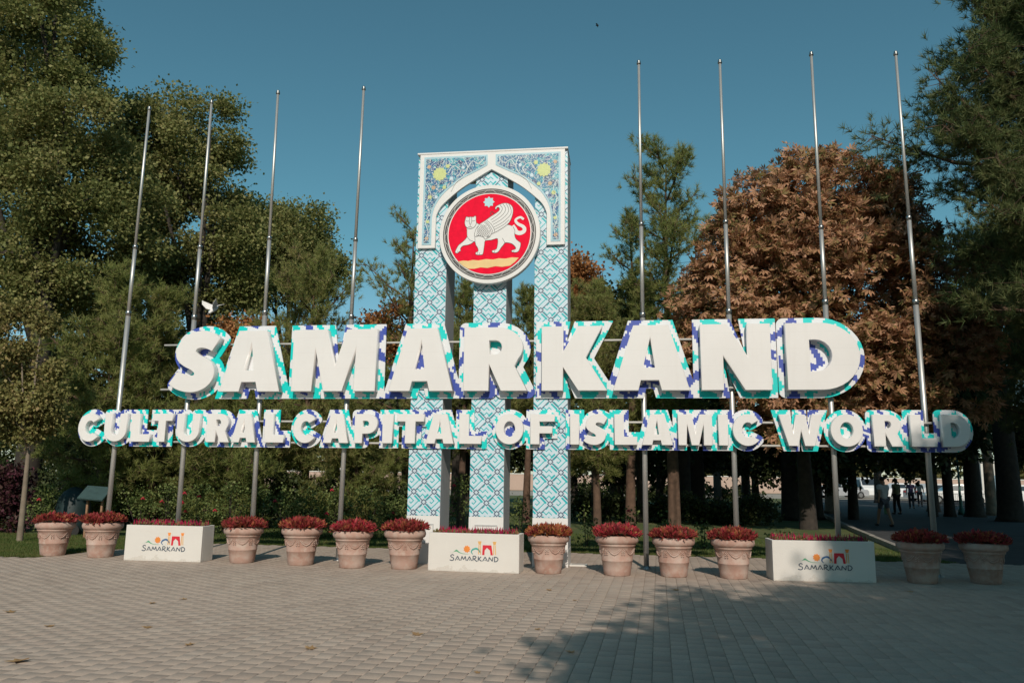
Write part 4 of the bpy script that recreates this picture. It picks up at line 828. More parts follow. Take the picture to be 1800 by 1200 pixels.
# big pine on the right, partly over the frame edge
pR = at(1900, 880, 19); pR.z = -.03
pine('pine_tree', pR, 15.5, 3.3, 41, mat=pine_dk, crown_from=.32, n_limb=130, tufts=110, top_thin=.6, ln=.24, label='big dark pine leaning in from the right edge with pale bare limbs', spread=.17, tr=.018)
pR2 = at(1870, 880, 27); pR2.z = -.03
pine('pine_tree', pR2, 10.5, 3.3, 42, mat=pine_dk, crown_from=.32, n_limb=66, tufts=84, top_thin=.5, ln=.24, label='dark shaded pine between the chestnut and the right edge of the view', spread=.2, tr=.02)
# dark under-storey trees that close the background
BG = 'dark trees in the park behind'
for i, (px, Y, top, r, lb) in enumerate(((60, 40, 560, 200, 'far left of the view, behind the young tree'), (230, 42, 560, 180, 'behind the left pines'), (430, 40, 590, 160, 'behind the first flowering shrubs'), (620, 44, 640, 150, 'behind the fourth flagpole'), (820, 46, 600, 150, 'seen low between the monument legs'),
                                         (1010, 48, 620, 140, 'right of the monument'), (1160, 40, 600, 140, 'behind the tall spiky pine'), (1330, 46, 640, 150, 'behind the chestnut on its left'), (1500, 34, 640, 150, 'behind the chestnut trunk'), (1640, 38, 560, 130, 'right of the chestnut'), (1790, 44, 420, 150, 'at the right edge'))):
    z = 815 if 980 < px < 1560 else 780
    broadleaf('park_tree', px, 0, Y, [(px, top+70, r*.55, 0), (px-r*.5, (top+z)/2+20, r*.5, 0), (px+r*.5, (top+z)/2+20, r*.5, 0), (px, z-60, r*.65, 0), (px-r*.6, z-45, r*.38, 1, .9), (px+r*.6, z-45, r*.38, 1, .9), (px, z-28, r*.32, -1, .8), (px-r*.35, z-25, r*.28, -2, .8), (px+r*.35, z-25, r*.28, -2, .8)],
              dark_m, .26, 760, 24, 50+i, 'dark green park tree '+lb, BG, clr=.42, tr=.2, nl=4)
# far tree line beyond the road: reads as one mass
g = np.random.default_rng(5); n = 46; C = np.c_[np.linspace(-110, 150, n)+g.normal(0, 2, n), g.uniform(118, 140, n), g.uniform(3, 6, n)]
me, _ = broad_mesh('far_trees', [(c[0], c[1], c[2], g.uniform(5, 7), 4, g.uniform(5, 8)) for c in C], 4200, 22, 1.0, .9, 99)
link('far_trees', me, leafmat('far_trees_leaves', [(.07, .08, .03), (.14, .13, .05), (.22, .17, .06)], .2, nscale=.08), None, kind='stuff')
# trunks seen in the park under the crowns
tk = [(1090, 34, .16), (1125, 30, .12), (1200, 32, .34), (1225, 35, .38), (1312, 50, .28), (1392, 33, .42), (1432, 34, .32), (1462, 40, .32), (1668, 38, .24), (1712, 38, .40), (1742, 40, .26), (1775, 34, .50), (1640, 44, .3), (1078, 44, .22), (1262, 60, .3), (1545, 60, .3), (860, 38, .22), (800, 34, .2)]
tl = ['with reddish lit bark right of the monument', 'slim, left of the fifth flagpole', 'dark, right of the fifth flagpole', 'dark, left of the sixth flagpole', 'far off behind the sixth flagpole', 'very thick and black behind the right white box', 'forked and dark above the right white box', 'pale brown beside the seventh flagpole', 'dark, just right of the eighth flagpole', 'dark, under the last letter D', 'pale, right of the lower word line', 'thickest and dark near the right edge', 'dark, left of the eighth flagpole', 'distant, beside the reddish trunk', 'distant, between the sixth flagpole and the thick black trunk', 'distant, behind the walking people', 'seen between the middle monument legs', 'seen between the left monument legs']
for i, ((px, Y, r), lb) in enumerate(zip(tk, tl)):
    p = at(px, 880, Y); R0 = empty('park_tree', (p.x, p.y, -.05), 0, label='park tree trunk '+lb, cat='tree', group='trunks of the park trees'); gq = random.Random(i); H = 7.0 if i not in (0,) else 3
    b = gq.uniform(-.25, .25); pts = [(b*t*t, 0, H*t) for t in (0, .03, .1, .3, .6, 1)]
    MB().tube(pts, [r*1.35, r*1.1, r, r*.92, r*.8, r*.5], 12).build('trunk', bark_l if i in (7, 10) else (bark_p if i in (0, 13) else bark), R0)
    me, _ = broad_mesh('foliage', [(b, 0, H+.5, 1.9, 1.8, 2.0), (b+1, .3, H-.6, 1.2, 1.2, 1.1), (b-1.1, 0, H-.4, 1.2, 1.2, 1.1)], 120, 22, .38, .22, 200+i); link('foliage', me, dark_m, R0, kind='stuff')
# ------------------------------------------------------------------ rose shrubs and small plants behind the pots
rosebloom = M('rose_bloom_red', (.42, .02, .04), .6, var=.2, scale=20); rose_y = M('rose_bloom_peach', (.60, .33, .18), .6)
def shrub(px, Y, h, r, seed, label, n=44, per=20, blooms=3, sz=.06, mat=None, bm_=None):
    p = at(px, 900, Y); R0 = empty('rose_shrub', (p.x, p.y, -.03), 0, label=label, cat='shrub', group='rose shrubs and young plants behind the pots'); g = np.random.default_rng(seed)
    C = np.c_[g.normal(0, r*.45, n), g.normal(0, r*.4, n), h*(.12+.86*g.random(n)**.75)]; C[:, :2] *= (1.15-.6*(C[:, 2:]/h))
    st = MB()
    for k in range(0, n, 4): q = C[k]; st.tube([(q[0]*.1, q[1]*.1, -.02), (q[0]*.6, q[1]*.6, q[2]*.6), tuple(q)], [.012, .009, .004], 4, cap=False)
    st.build('stems', bark, R0, kind='stuff')
    P = np.repeat(C, per, 0)+g.normal(0, .085, (n*per, 3)); D = rand_dirs(g, n*per)+np.array([0, -.1, .25]); D /= np.linalg.norm(D, axis=1, keepdims=True)
    V = leaves(P, D, sz, g, KITE*np.array([1, 1.15, 1]), .2); link('foliage', npmesh('foliage', V.reshape(-1, 3), np.arange(n*per*4).reshape(-1, 4)), mat or shrub_m, R0, kind='stuff')
    for k in range(blooms):
        q = C[g.integers(n)]; b = MB(); c0 = Vector((q[0]+g.normal(0, .05), -r*.5+g.normal(0, .05), min(h*.98, q[2]+.12)))
        for m_ in range(9): a = m_*2.4; rr = .012+.004*m_; b.ball((c0.x+rr*cos(a), c0.y+rr*sin(a), c0.z+.006*(4-m_)), (.022, .022, .016), n=5, m=3)
        b.build('bloom', bm_ or rosebloom, R0)
sh = [(75, 20.5, 1.15, .45, 'leafy bright green shrub just right of the young tree trunk'), (250, 21, 1.2, .6, 'rose shrub behind the left end of the first white box'), (300, 20.5, 1.35, .6, 'tall rose shrub with red blooms left of the second flagpole'), (350, 21, 1.3, .6, 'rose shrub with red blooms right of the second flagpole'), (405, 20.5, 1.35, .6, 'light leaved rose shrub behind the first pot right of the white box'),
      (450, 21, 1.2, .6, 'rose shrub just left of the third flagpole'), (500, 20.6, 1.2, .6, 'rose shrub just right of the third flagpole'), (550, 20.6, 1.15, .6, 'rose shrub left of the fourth flagpole'), (590, 21, 1.25, .55, 'rose shrub behind the fourth flagpole'), (645, 20.5, 1.3, .6, 'bright rose shrub right of the fourth flagpole'), (690, 21.2, 1.1, .5, 'dark rose shrub left of the monument'),
      (805, 20.5, 1.6, .4, 'tall lit shrub between the left and middle legs of the monument'), (915, 21, 1.0, .35, 'low dark shrub between the middle and right legs of the monument'), (120, 21.5, .9, .5, 'low dark shrub left of the information board')]
for i, (px, Y, h, r, lb) in enumerate(sh): shrub(px, Y, h, r, 300+i, lb, n=46 if r > .4 else 26, blooms=(3 if i in (2, 3) else 1))
for i, (px, Y, h, lb) in enumerate(((1030, 19.2, .98, 'young rose plant with a peach bloom just right of the monument'), (1108, 19.4, .9, 'thin rose plant left of the bare fifth flagpole'), (1165, 19.6, .85, 'thin dark rose plant right of the fifth flagpole'), (1236, 19.0, .62, 'thin rose plant left of the sixth flagpole'), (1362, 18.2, .62, 'small bright green plant behind the left end of the right white box'), (1382, 18.6, .5, 'tiny bright green plant behind the right white box'))):
    shrub(px, Y, h, .22, 340+i, lb, n=9 if i < 4 else 5, per=14, blooms=1 if i < 2 else 0, sz=.075, bm_=rose_y if i == 0 else None)
# ------------------------------------------------------------------ trees behind the camera that shade the right of the plaza
def shade_tree(x, y, lobes, seed, lb, ncl=1500, per=40):
    R0 = empty('unseen_tree', (x, y, 0), 0, label=lb, cat='tree', group='tall trees behind the viewer that shade the plaza')
    L = [(a-x, b-y, c, r, r, r*.85) for a, b, c, r in lobes]; me, _ = broad_mesh('foliage', L, ncl, per, .30, .20, seed, bough=9); link('foliage', me, plane_m, R0, kind='stuff')
    trunk_and_limbs(R0, max(l[2] for l in L), .22, bark, L, .3, seed, nl=len(L)+1)
g = np.random.default_rng(8); n = 40; C = np.c_[np.linspace(-60, 60, n)+g.normal(0, 2, n), -38-g.uniform(0, 8, n), g.uniform(5, 10, n)]
me, _ = broad_mesh('sky_blocking_trees', [(c[0], c[1], c[2], g.uniform(4, 6), 4, g.uniform(5, 7)) for c in C], 3600, 20, .9, .8, 98)
link('sky_blocking_trees', me, plane_m, None, kind='stuff')  # unseen tree mass added behind the camera to block low sky light
K_ = tan(SUN_EL)
def sh_at(x, Yg, z, Yt): return z+(Yg-Yt)*K_               # height a ray to (Yg, z) has at depth Yt
shade_tree(4.6, -5, [(3.2, -5, 6.3, 1.7), (4.8, -5.4, 7.6, 1.7), (5.4, -4.8, 6.0, 1.6), (2.1, -5.2, 7.4, 1.0), (3.6, -5, 8.6, 1.0), (6.0, -5, 8.8, 1.4), (7.4, -5, 7.6, 1.9), (1.6, -5, 6.0, 1.1), (2.5, -5, 9.0, .9), (3.7, -5, 10.1, .9), (4.8, -5, 9.8, 1.1), (2.6, -5, 5.2, 1.5), (4.2, -5, 9.0, 1.0), (3.0, -4.6, 4.4, 1.3), (5.0, -4.6, 4.2, 1.4)], 401, 'leafy street tree standing behind the viewer to the right')
shade_tree(9.6, -5.6, [(8.6, -5.6, 9.6, 2.3), (10.8, -5.6, 9.2, 2.3), (9.4, -6, 12.4, 2.2), (7.3, -6, 12.4, 1.3), (11.2, -5.4, 12.2, 2.0), (8.4, -5.2, 7.0, 1.7)], 402, 'taller street tree behind the viewer at the far right', 2000)
# ------------------------------------------------------------------ low dark hedges that close the ground behind the shrubs
def hedge(pts, h, wd, n, seed, label, mat, sz=.11):
    g = np.random.default_rng(seed); P0 = [Vector(p) for p in pts]; R0 = empty('hedge', (P0[0].x, P0[0].y, -.03), 0, label=label, cat='hedge'); seg = np.array([(p.x-P0[0].x, p.y-P0[0].y) for p in P0])
    L = np.hypot(*(seg[1:]-seg[:-1]).T); k = g.choice(len(L), n, p=L/L.sum()); t = g.random(n)
    C = np.zeros((n, 3)); C[:, :2] = seg[k]+(seg[k+1]-seg[k])*t[:, None]+g.normal(0, wd*.45, (n, 2)); C[:, 2] = h*(.05+.95*g.random(n)**.8)*(1+.18*np.sin(C[:, 0]*2.1)+.1*np.sin(C[:, 0]*5.3))
    P = np.repeat(C, 16, 0)+g.normal(0, .10, (n*16, 3)); D = rand_dirs(g, n*16)+np.array([0, 0, .2]); V = leaves(P, D/np.linalg.norm(D, axis=1, keepdims=True), sz, g, KITE, .2)
    link('foliage', npmesh('foliage', V.reshape(-1, 3), np.arange(n*64).reshape(-1, 4)), mat, R0, kind='stuff')
    sb = MB()
    for q in C[::40]: sb.tube([(q[0], q[1], -.02), (q[0]+.05, q[1], q[2]*.8)], [.015, .006], 4, cap=False)
    sb.build('stems', bark, R0, kind='stuff')
gp = lambda px, Y: tuple(at(px, 900, Y).xy)+(0,)
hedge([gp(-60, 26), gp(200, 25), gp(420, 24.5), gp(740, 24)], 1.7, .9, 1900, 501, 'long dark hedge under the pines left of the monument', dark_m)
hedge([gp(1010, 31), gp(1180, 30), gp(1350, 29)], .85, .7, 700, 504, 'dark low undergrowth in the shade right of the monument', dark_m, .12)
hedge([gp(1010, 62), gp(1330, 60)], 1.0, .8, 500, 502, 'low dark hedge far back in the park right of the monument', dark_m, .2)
hedge([gp(-80, 21.5), gp(30, 21.5)], 1.5, .6, 420, 503, 'dark reddish hedge at the far left edge behind the young tree', leafmat('purple_hedge_leaves', [(.03, .03, .015), (.07, .03, .03), (.10, .03, .05), (.06, .07, .02)], .2, nscale=1))
# ------------------------------------------------------------------ information board and covered cart on the left lawn
cop = M('board_teal_metal', (.045, .08, .08), .4, var=.2, scale=6); woodm = M('board_post_wood', (.30, .17, .10), .7, var=.2)
p = at(166, 885, 19.8); ib = empty('information_board', (p.x, p.y, -.03), -.1, label='slanted teal information board on posts behind the first two pots', cat='information board')
bd = MB(); bd.add([(-.33, -.22, .98), (.33, -.22, .94), (.33, .16, 1.24), (-.33, .16, 1.28), (-.33, -.20, .95), (.33, -.20, .91), (.33, .18, 1.21), (-.33, .18, 1.25)], [(0, 1, 2, 3), (7, 6, 5, 4), (0, 4, 5, 1), (1, 5, 6, 2), (2, 6, 7, 3), (3, 7, 4, 0)]); bd.build('panel', cop, ib)
for x in (-.18, .20): MB().box(x-.025, x+.025, -.02, .03, 0, 1.06, c=.005).build('post', woodm, ib)
p = at(130, 885, 21); cc = empty('covered_cart', (p.x, p.y, -.03), 0, label='dark teal rounded cover over a cart left of the information board', cat='cart cover')
m = MB(); m.lathe([(.0, 1.22), (.12, 1.20), (.26, 1.10), (.36, .94), (.42, .72), (.45, .40), (.46, .12), (.46, .05)][::-1], 20); m.build('cover', M('cover_teal', (.006, .02, .022), .6, var=.3, scale=6), cc)
for x in (-.3, .3): MB().tube([(x, -.46, .14), (x, -.40, .14)], .14, 14).build('wheel', M('rubber_black', (.02, .02, .02), .8), cc)
p = at(601, 826, 20.6); gl = empty('garden_lamp', (p.x, p.y, -.03), 0, label='small white globe lamp on a thin post in the shrubs beside the fourth flagpole', cat='lamp')
MB().tube([(0, 0, 0), (0, 0, p.z)], .018, 8).build('post', steel_d, gl); MB().ball((0, 0, p.z+.06), .055, n=14, m=10).build('globe', white, gl)
# ------------------------------------------------------------------ people in the park
skin_m = M('skin', (.36, .21, .14), .6, var=.05); hair_m = M('hair_black', (.02, .015, .012), .6)
def skinned(name, verts, edges, radii, mat, parent, root=0, lv=2):
    me = bpy.data.meshes.new(name); me.from_pydata(verts, edges, []); o = bpy.data.objects.new('tmp', me); COL.objects.link(o)
    mo = o.modifiers.new('s', 'SKIN'); mo.use_smooth_shade = True
    for i, r in enumerate(radii):
        v = me.skin_vertices[0].data[i]; v.radius = r if isinstance(r, tuple) else (r, r); v.use_root = (i == root)
    o.modifiers.new('u', 'SUBSURF').levels = lv
    dg = bpy.context.evaluated_depsgraph_get(); m2 = bpy.data.meshes.new_from_object(o.evaluated_get(dg)); bpy.data.objects.remove(o); m2.name = name
    return link(name, m2, mat, parent)
def person(px, py, Y, h, face, shirt, trousers, label, stride=.2, shorts=False, bag=None, arm=.1):
    """face: heading of the body (radians, 0 = away from the viewer)"""
    p = ground(px, py) if Y is None else at(px, py, Y); R0 = empty('person', (p.x, p.y, -.022), face, label=label, cat='person'); k = h/1.75
    J = {'pel': (0, 0, .95), 'wst': (0, .01, 1.10), 'chs': (0, .01, 1.32), 'nck': (0, .0, 1.47), 'nk2': (0, .015, 1.53), 'hd': (0, .03, 1.62), 'ht': (0, .025, 1.70)}
    for s, a in ((-1, stride), (1, -stride)):
        q = 'l' if s < 0 else 'r'
        J['hp'+q] = (s*.09, 0, .90); J['kn'+q] = (s*.10, a*.55+.03, .49); J['an'+q] = (s*.10, a*1.05-(.05 if a < 0 else 0), .08+(.05 if a < 0 else 0)); J['to'+q] = (s*.12, a*1.05+.13, .03)
        J['sh'+q] = (s*.17, 0, 1.40); J['el'+q] = (s*.235, -a*.5-.02, 1.13); J['wr'+q] = (s*.26, -a*.8+.08, .90); J['hn'+q] = (s*.262, -a*.85+.10, .83)
    K = list(J); V = [tuple(c*k for c in J[n]) for n in K]; ix = K.index
    Ed = [('pel', 'wst'), ('wst', 'chs'), ('chs', 'nck'), ('nck', 'nk2'), ('nk2', 'hd'), ('hd', 'ht')]+[e for q in 'lr' for e in (('pel', 'hp'+q), ('hp'+q, 'kn'+q), ('kn'+q, 'an'+q), ('an'+q, 'to'+q), ('chs', 'sh'+q), ('sh'+q, 'el'+q), ('el'+q, 'wr'+q), ('wr'+q, 'hn'+q))]
    rd = {'pel': .12, 'wst': .115, 'chs': (.145, .11), 'nck': .06, 'nk2': .052, 'hd': (.085, .10), 'ht': .07, 'hp': .082, 'kn': .058, 'an': .04, 'to': .035, 'sh': .055, 'el': .042, 'wr': .03, 'hn': .034}
    R = lambda n, f=0: (lambda r: tuple((x+f)*k for x in r) if isinstance(r, tuple) else (r+f)*k)(rd.get(n, rd.get(n[:2])))
    skinned('body', V, [(ix(a), ix(b)) for a, b in Ed], [R(n) for n in K], skin_m, R0)
    def cloth(name, names, edges, grow, mat, over={}):
        vs = [tuple(c*k for c in over.get(n, J[n])) for n in names]; skinned(name, vs, [(names.index(a), names.index(b)) for a, b in edges], [R(n, grow) for n in names], mat, R0)
    e = {f'el{q}': tuple(.45*a+.55*b for a, b in zip(J['sh'+q], J['el'+q])) for q in 'lr'}
    cloth('shirt', ['pel', 'wst', 'chs', 'nck', 'shl', 'ell', 'shr', 'elr'], [('pel', 'wst'), ('wst', 'chs'), ('chs', 'nck'), ('chs', 'shl'), ('shl', 'ell'), ('chs', 'shr'), ('shr', 'elr')], .028, shirt, {**e, 'nck': (0, 0, 1.42), 'pel': (0, 0, .88)})
    f = {f'kn{q}': tuple(.25*a+.75*b for a, b in zip(J['hp'+q], J['kn'+q])) for q in 'lr'} if shorts else {}
    if shorts: cloth('shorts', ['pel', 'hpl', 'knl', 'hpr', 'knr'], [('pel', 'hpl'), ('hpl', 'knl'), ('pel', 'hpr'), ('hpr', 'knr')], .022, trousers, f)
    else: cloth('trousers', ['pel', 'hpl', 'knl', 'anl', 'hpr', 'knr', 'anr'], [('pel', 'hpl'), ('hpl', 'knl'), ('knl', 'anl'), ('pel', 'hpr'), ('hpr', 'knr'), ('knr', 'anr')], .018, trousers)
    hm = MB(); hm.ball((0, .0, 1.665*k), (.082*k, .098*k, .085*k), n=14, m=9); hm.build('hair', hair_m, R0)
    sm_ = M('shoes_dark', (.03, .03, .03), .6)
    for q in 'lr': t = J['to'+q]; MB().ball((t[0]*k, (t[1]-.07)*k, max(.045, t[2]+.02)*k), (.05*k, .14*k, .045*k), n=10, m=6).build('shoe', sm_, R0)
    if bag:
        c = J['hnr']; B = empty('carrier_bag', (p.x+cos(face)*c[0]*k, p.y+sin(face)*c[0]*k+c[1]*k, 0), face, label=bag, cat='bag'); z0 = c[2]*k-.022
        b = MB(); b.box(-.04, .04, -.13, .13, z0-.42, z0-.12, c=.03, ); b.build('bag_body', M('bag_green', (.22, .42, .22), .5), B); MB().tube([(0, -.08, z0-.13), (0, -.03, z0-.01), (0, .03, z0-.01), (0, .08, z0-.13)], .008, 6).build('handle', M('bag_handle', (.2, .4, .2), .5), B)
    return R0
M_ = lambda n, c: M(n, c, .8, var=.08, scale=6)
person(1556, 924, None, 1.78, .15, M_('shirt_white', (.62, .64, .66)), M_('shorts_grey', (.10, .11, .14)), 'person in a white T-shirt and dark shorts walking away along the park path', .24, True, 'pale green carrier bag in the right hand of the walker in white')
person(1502, 894, None, 1.80, .1, M_('jacket_dark', (.035, .03, .035)), M_('trousers_black', (.02, .02, .025)), 'person in dark clothes walking away between the seventh flagpole and the walker in white', .1)
person(1578, 903, None, 1.76, .3, M_('shirt_olive', (.33, .31, .17)), M_('trousers_dark_a', (.04, .035, .035)), 'person in an olive yellow shirt standing just beyond the walker in white', .06)
person(1603, 893, None, 1.70, -.5, M_('shirt_purple', (.16, .11, .22)), M_('trousers_dark_b', (.03, .03, .04)), 'person in a purple shirt left of the eighth flagpole', .12)
person(1618, 889, None, 1.68, 2.6, M_('shirt_pale', (.42, .36, .33)), M_('trousers_dark_c', (.05, .04, .04)), 'person in a pale top next to the one in the purple shirt', .12)
# ------------------------------------------------------------------ street beyond the park: cars, kiosk, lamp, wall, fence
glass_m = M('car_glass', (.03, .04, .05), .08, var=.02); tyre_m = M('tyre', (.02, .02, .02), .85); rimm = M('wheel_rim', (.45, .45, .45), .3, metal=.8); headm = M('headlight_glass', (.7, .7, .65), .15); taill = M('tail_light', (.5, .02, .02), .3)
def car(p, rz, colr, label, van=False):
    R0 = empty('parked_car', (p.x, p.y, -.03), rz, label=label, cat='car', group='cars parked on the street beyond the park'); paint = M('car_paint', colr, .25, var=.03)
    L, W, H = (4.6, 1.8, 1.95) if van else (4.4, 1.75, 1.45)
    if van: pr = [(-2.3, .3), (2.3, .3), (2.3, .75), (2.15, .95), (1.75, 1.15), (1.25, 1.85), (.9, 1.93), (-2.1, 1.93), (-2.28, 1.7), (-2.3, .9)]
    else: pr = [(-2.2, .28), (2.2, .28), (2.22, .62), (2.1, .80), (1.1, .93), (.45, 1.38), (.1, 1.45), (-.95, 1.44), (-1.6, 1.02), (-2.12, .95), (-2.2, .7)]
    b = MB(); n = len(pr)
    def wy(z): return W/2 if z < .98 else W/2-(z-.98)*.28
    b.add([(x, -wy(z), z) for x, z in pr]+[(x, wy(z), z) for x, z in pr], [tuple(range(n)), tuple(reversed(range(n, 2*n)))]+[(i, n+i, n+(i+1) % n, (i+1) % n) for i in range(n)]); b.build('body', paint, R0)
    for s in (-1, 1):
        z0, z1 = 1.02, (1.72 if van else 1.34)
        for xa, xb, xc, xd in (((.15, 1.45, 1.05, .15), (-.95, .08, .08, -.95), (-2.1, -1.05, -1.05, -2.0)) if van else ((-.35, .85, .38, -.35), (-1.35, -.42, -.42, -.95))):
            y0, y1 = wy(z0)+.006, wy(z1)+.006; MB().add([(xa, s*y0, z0), (xb, s*y0, z0), (xc, s*y1, z1), (xd, s*y1, z1)], [(0, 1, 2, 3) if s < 0 else (3, 2, 1, 0)]).build('window', glass_m, R0)
    (a, za), (c, zc_) = ((1.72, 1.2), (1.28, 1.80)) if van else ((1.02, .98), (.5, 1.35)); MB().add([(a+.01, -.75, za), (a+.01, .75, za), (c+.01, .66, zc_), (c+.01, -.66, zc_)], [(0, 1, 2, 3)]).build('windscreen', glass_m, R0)
    for x in (-1.35, 1.4):
        for s in (-1, 1):
            w_ = MB().tube([(x, s*(W/2-.2), .32), (x, s*(W/2+.012), .32)], .32, 18, sm=False).build('wheel', tyre_m, R0); MB().tube([(x, s*(W/2+.013), .32), (x, s*(W/2+.02), .32)], .19, 12, sm=False).build('rim', rimm, w_)
    for s in (-1, 1):
        MB().box(2.19, 2.235, s*.66-.16, s*.66+.16, .62, .76, c=.01).build('headlight', headm, R0); MB().box(-2.33 if van else -2.225, -2.27 if van else -2.18, s*.68-.14, s*.68+.14, .72, .86, c=.01).build('tail_light', taill, R0)
    return R0
for px, Y, rz, c, lb, v in ((1478, 74, .1, (.35, .36, .38), 'grey car on the lit street left of the dark walker', False), (1513, 78, -1.5, (.75, .75, .74), 'white minivan facing the viewer right of the dark walker', True), (1590, 72, .1, (.75, .76, .78), 'white car behind the person in olive', False), (1640, 66, .2, (.62, .63, .64), 'silver car behind the eighth flagpole', False),
                             (1678, 60, 2.9, (.78, .78, .77), 'white car right of the eighth flagpole', False), (1790, 62, 3.0, (.70, .71, .72), 'pale car at the right edge beyond the trees', False)):
    car(at(px, 850, Y), rz, c, lb, v)
p = at(1745, 850, 62); kk = empty('kiosk', (p.x, p.y, -.03), -.35, label='white box kiosk near the right edge beyond the trees', cat='kiosk')
MB().box(-.9, .9, -.9, .9, .1, 3.1, c=.02).build('walls', white2, kk); MB().box(-1.0, 1.0, -1.0, 1.0, 3.101, 3.22, c=.02).build('roof', white, kk); MB().box(-.5, .5, -.925, -.905, .15, 2.15).build('door', M('kiosk_door_blue', (.22, .34, .42), .5), kk)
p = at(1686, 850, 40); sl = empty('street_lamp', (p.x, p.y, -.03), 0, label='green lamp post between the dark trunks right of the eighth flagpole', cat='street lamp'); gm = M('lamp_green', (.02, .11, .09), .5)
MB().lathe([(0, 0), (.16, 0), (.16, .25), (.09, .35), (.07, .9), (.09, .95), (.05, 1.0), (.045, 3.6), (.0, 3.6)], 14).build('post', gm, sl); MB().ball((0, 0, 3.85), .2, n=14, m=10).build('globe', white, sl)
# wrought iron fence along the path
iron = M('wrought_iron', (.02, .025, .022), .5, metal=.3); f0, f1 = Vector(ground(1640, 893).xy), Vector(ground(1800, 892).xy)
d = f1-f0; nf = 7; pan0 = None
fe = empty('iron_fence', (f0.x, f0.y, -.02), math.atan2(d.y, d.x), label='low dark wrought iron fence of scrolls and bars beside the path at the right', cat='fence'); LF = d.length/nf
for i in range(nf):
    x0 = i*LF; b = MB(); b.box(x0+.02, x0+LF-.02, -.012, .012, .12, .15).box(x0+.02, x0+LF-.02, -.012, .012, .88, .91)
    b.build('fence_rail', iron, fe, kind='stuff'); MB().box(x0-.03, x0+.03, -.03, .03, 0, 1.08, c=.005).build('fence_post', iron, fe)
    nb = max(4, int(LF/.16))
    for k in range(1, nb): xx = x0+LF*k/nb; MB().tube([(xx, 0, .151), (xx, 0, .52), (xx+(.03 if k % 2 else -.03), 0, .6), (xx, 0, .7), (xx, 0, .879)], .009, 5).build('fence_bar', iron, fe)
# pinkish boundary wall and buildings far beyond the street
wm = M('wall_pink_plaster', (.46, .33, .27), .85, var=.1, scale=.3); roofm = M('roof_grey_sheet', (.30, .28, .27), .6); winm = M('window_dark', (.05, .06, .07), .2)
bw = empty('boundary_wall', (-30, 96, -.04), 0, label='long low pinkish wall beyond the lit street', cat='wall'); MB().box(0, 150, 0, .4, 0, 1.9, c=.01).build('wall_body', wm, bw); MB().box(-.05, 150.05, -.06, .46, 1.901, 2.0, c=.01).build('coping', white2, bw)
for i, (x, wd_, hh, c, lb) in enumerate(()):
    B = empty('building', (x, 103, -.04), 0, label=lb, cat='building'); MB().box(0, wd_, 0, 8, 0, hh, c=.02).build('wall', M('facade_plaster', c, .85), B); MB().box(-.3, wd_+.3, -.3, 8.3, hh+.001, hh+.3, c=.02).build('roof', roofm, B)
    for fl in range(int(hh/3)):
        for k in range(int(wd_/2.2)): f = MB().box(.8+k*2.2, 2.0+k*2.2, -.06, -.003, .9+fl*3, 2.4+fl*3, c=.01).build('window', white2, B); MB().box(.9+k*2.2, 1.9+k*2.2, -.07, -.062, 1.0+fl*3, 2.3+fl*3).build('pane', winm, f)
# ------------------------------------------------------------------ birds, fallen leaves
bw_m = M('pigeon_white', (.78, .76, .74), .7, var=.15, scale=12); bg_m = M('pigeon_grey', (.30, .30, .31), .7)
p = at(377, 543, 17.5); bd_ = empty('pigeon', p, -1.9, label='white pigeon flying above the big letter S', cat='bird')
skinned('body', [(0, -.15, .03), (0, -.10, .02), (0, 0, 0), (0, .10, -.01)], [(0, 1), (1, 2), (2, 3)], [.022, .028, .045, .022], bw_m, bd_, 2)
def wing_(s): 
    P = [(0, -.05, .01), (s*.08, -.08, .09), (s*.14, -.05, .17), (s*.18, .03, .20), (s*.13, .05, .12), (s*.07, .07, .05), (0, .06, .01)]; c = (s*.05, 0, .045); vs = P+[(x, y, z-.008) for x, y, z in P]; n = 7
    return MB().add(vs, [tuple(range(n)), tuple(reversed(range(n, 2*n)))]+[(i, n+i, n+(i+1) % n, (i+1) % n) for i in range(n)])
for s in (-1, 1): wing_(s).build('wing', bw_m, bd_)
MB().add([(-.02, .09, 0), (.02, .09, 0), (.09, .20, -.06), (.05, .22, -.075), (0, .23, -.08), (-.05, .22, -.075), (-.09, .20, -.06), (0, .10, -.012)], [(0, 1, 2, 3, 4, 5, 6), (0, 7, 1), (7, 2, 1), (7, 0, 6), (7, 4, 3, 2), (7, 6, 5, 4)]).build('tail', bw_m, bd_)
MB().tube([(0, -.165, .035), (0, -.19, .028)], [.008, .002], 6).build('beak', bg_m, bd_); bd_.scale = (1.25, 1.25, 1.25); bd_.rotation_euler = (.9, 0, -.5)
p = at(1050, 45, 45); b2 = empty('bird', p, 1.2, label='tiny dark bird high in the sky above the fifth flagpole', cat='bird'); MB().ball((0, 0, 0), (.035, .11, .035), n=8, m=6).build('body', hair_m, b2)
for s in (-1, 1): MB().add([(0, -.05, 0), (s*.15, -.03, .05), (s*.26, .04, .0), (s*.1, .05, .01), (0, .05, 0), (s*.1, .0, -.01)], [(0, 1, 3, 4), (1, 2, 3), (0, 5, 1), (5, 2, 1), (5, 3, 2), (5, 4, 3), (0, 4, 5)]).build('wing', hair_m, b2)
fl_m = leafmat('dry_leaf', [(.28, .15, .06), (.38, .22, .10), (.42, .28, .14), (.20, .08, .04)], .2, nscale=3)
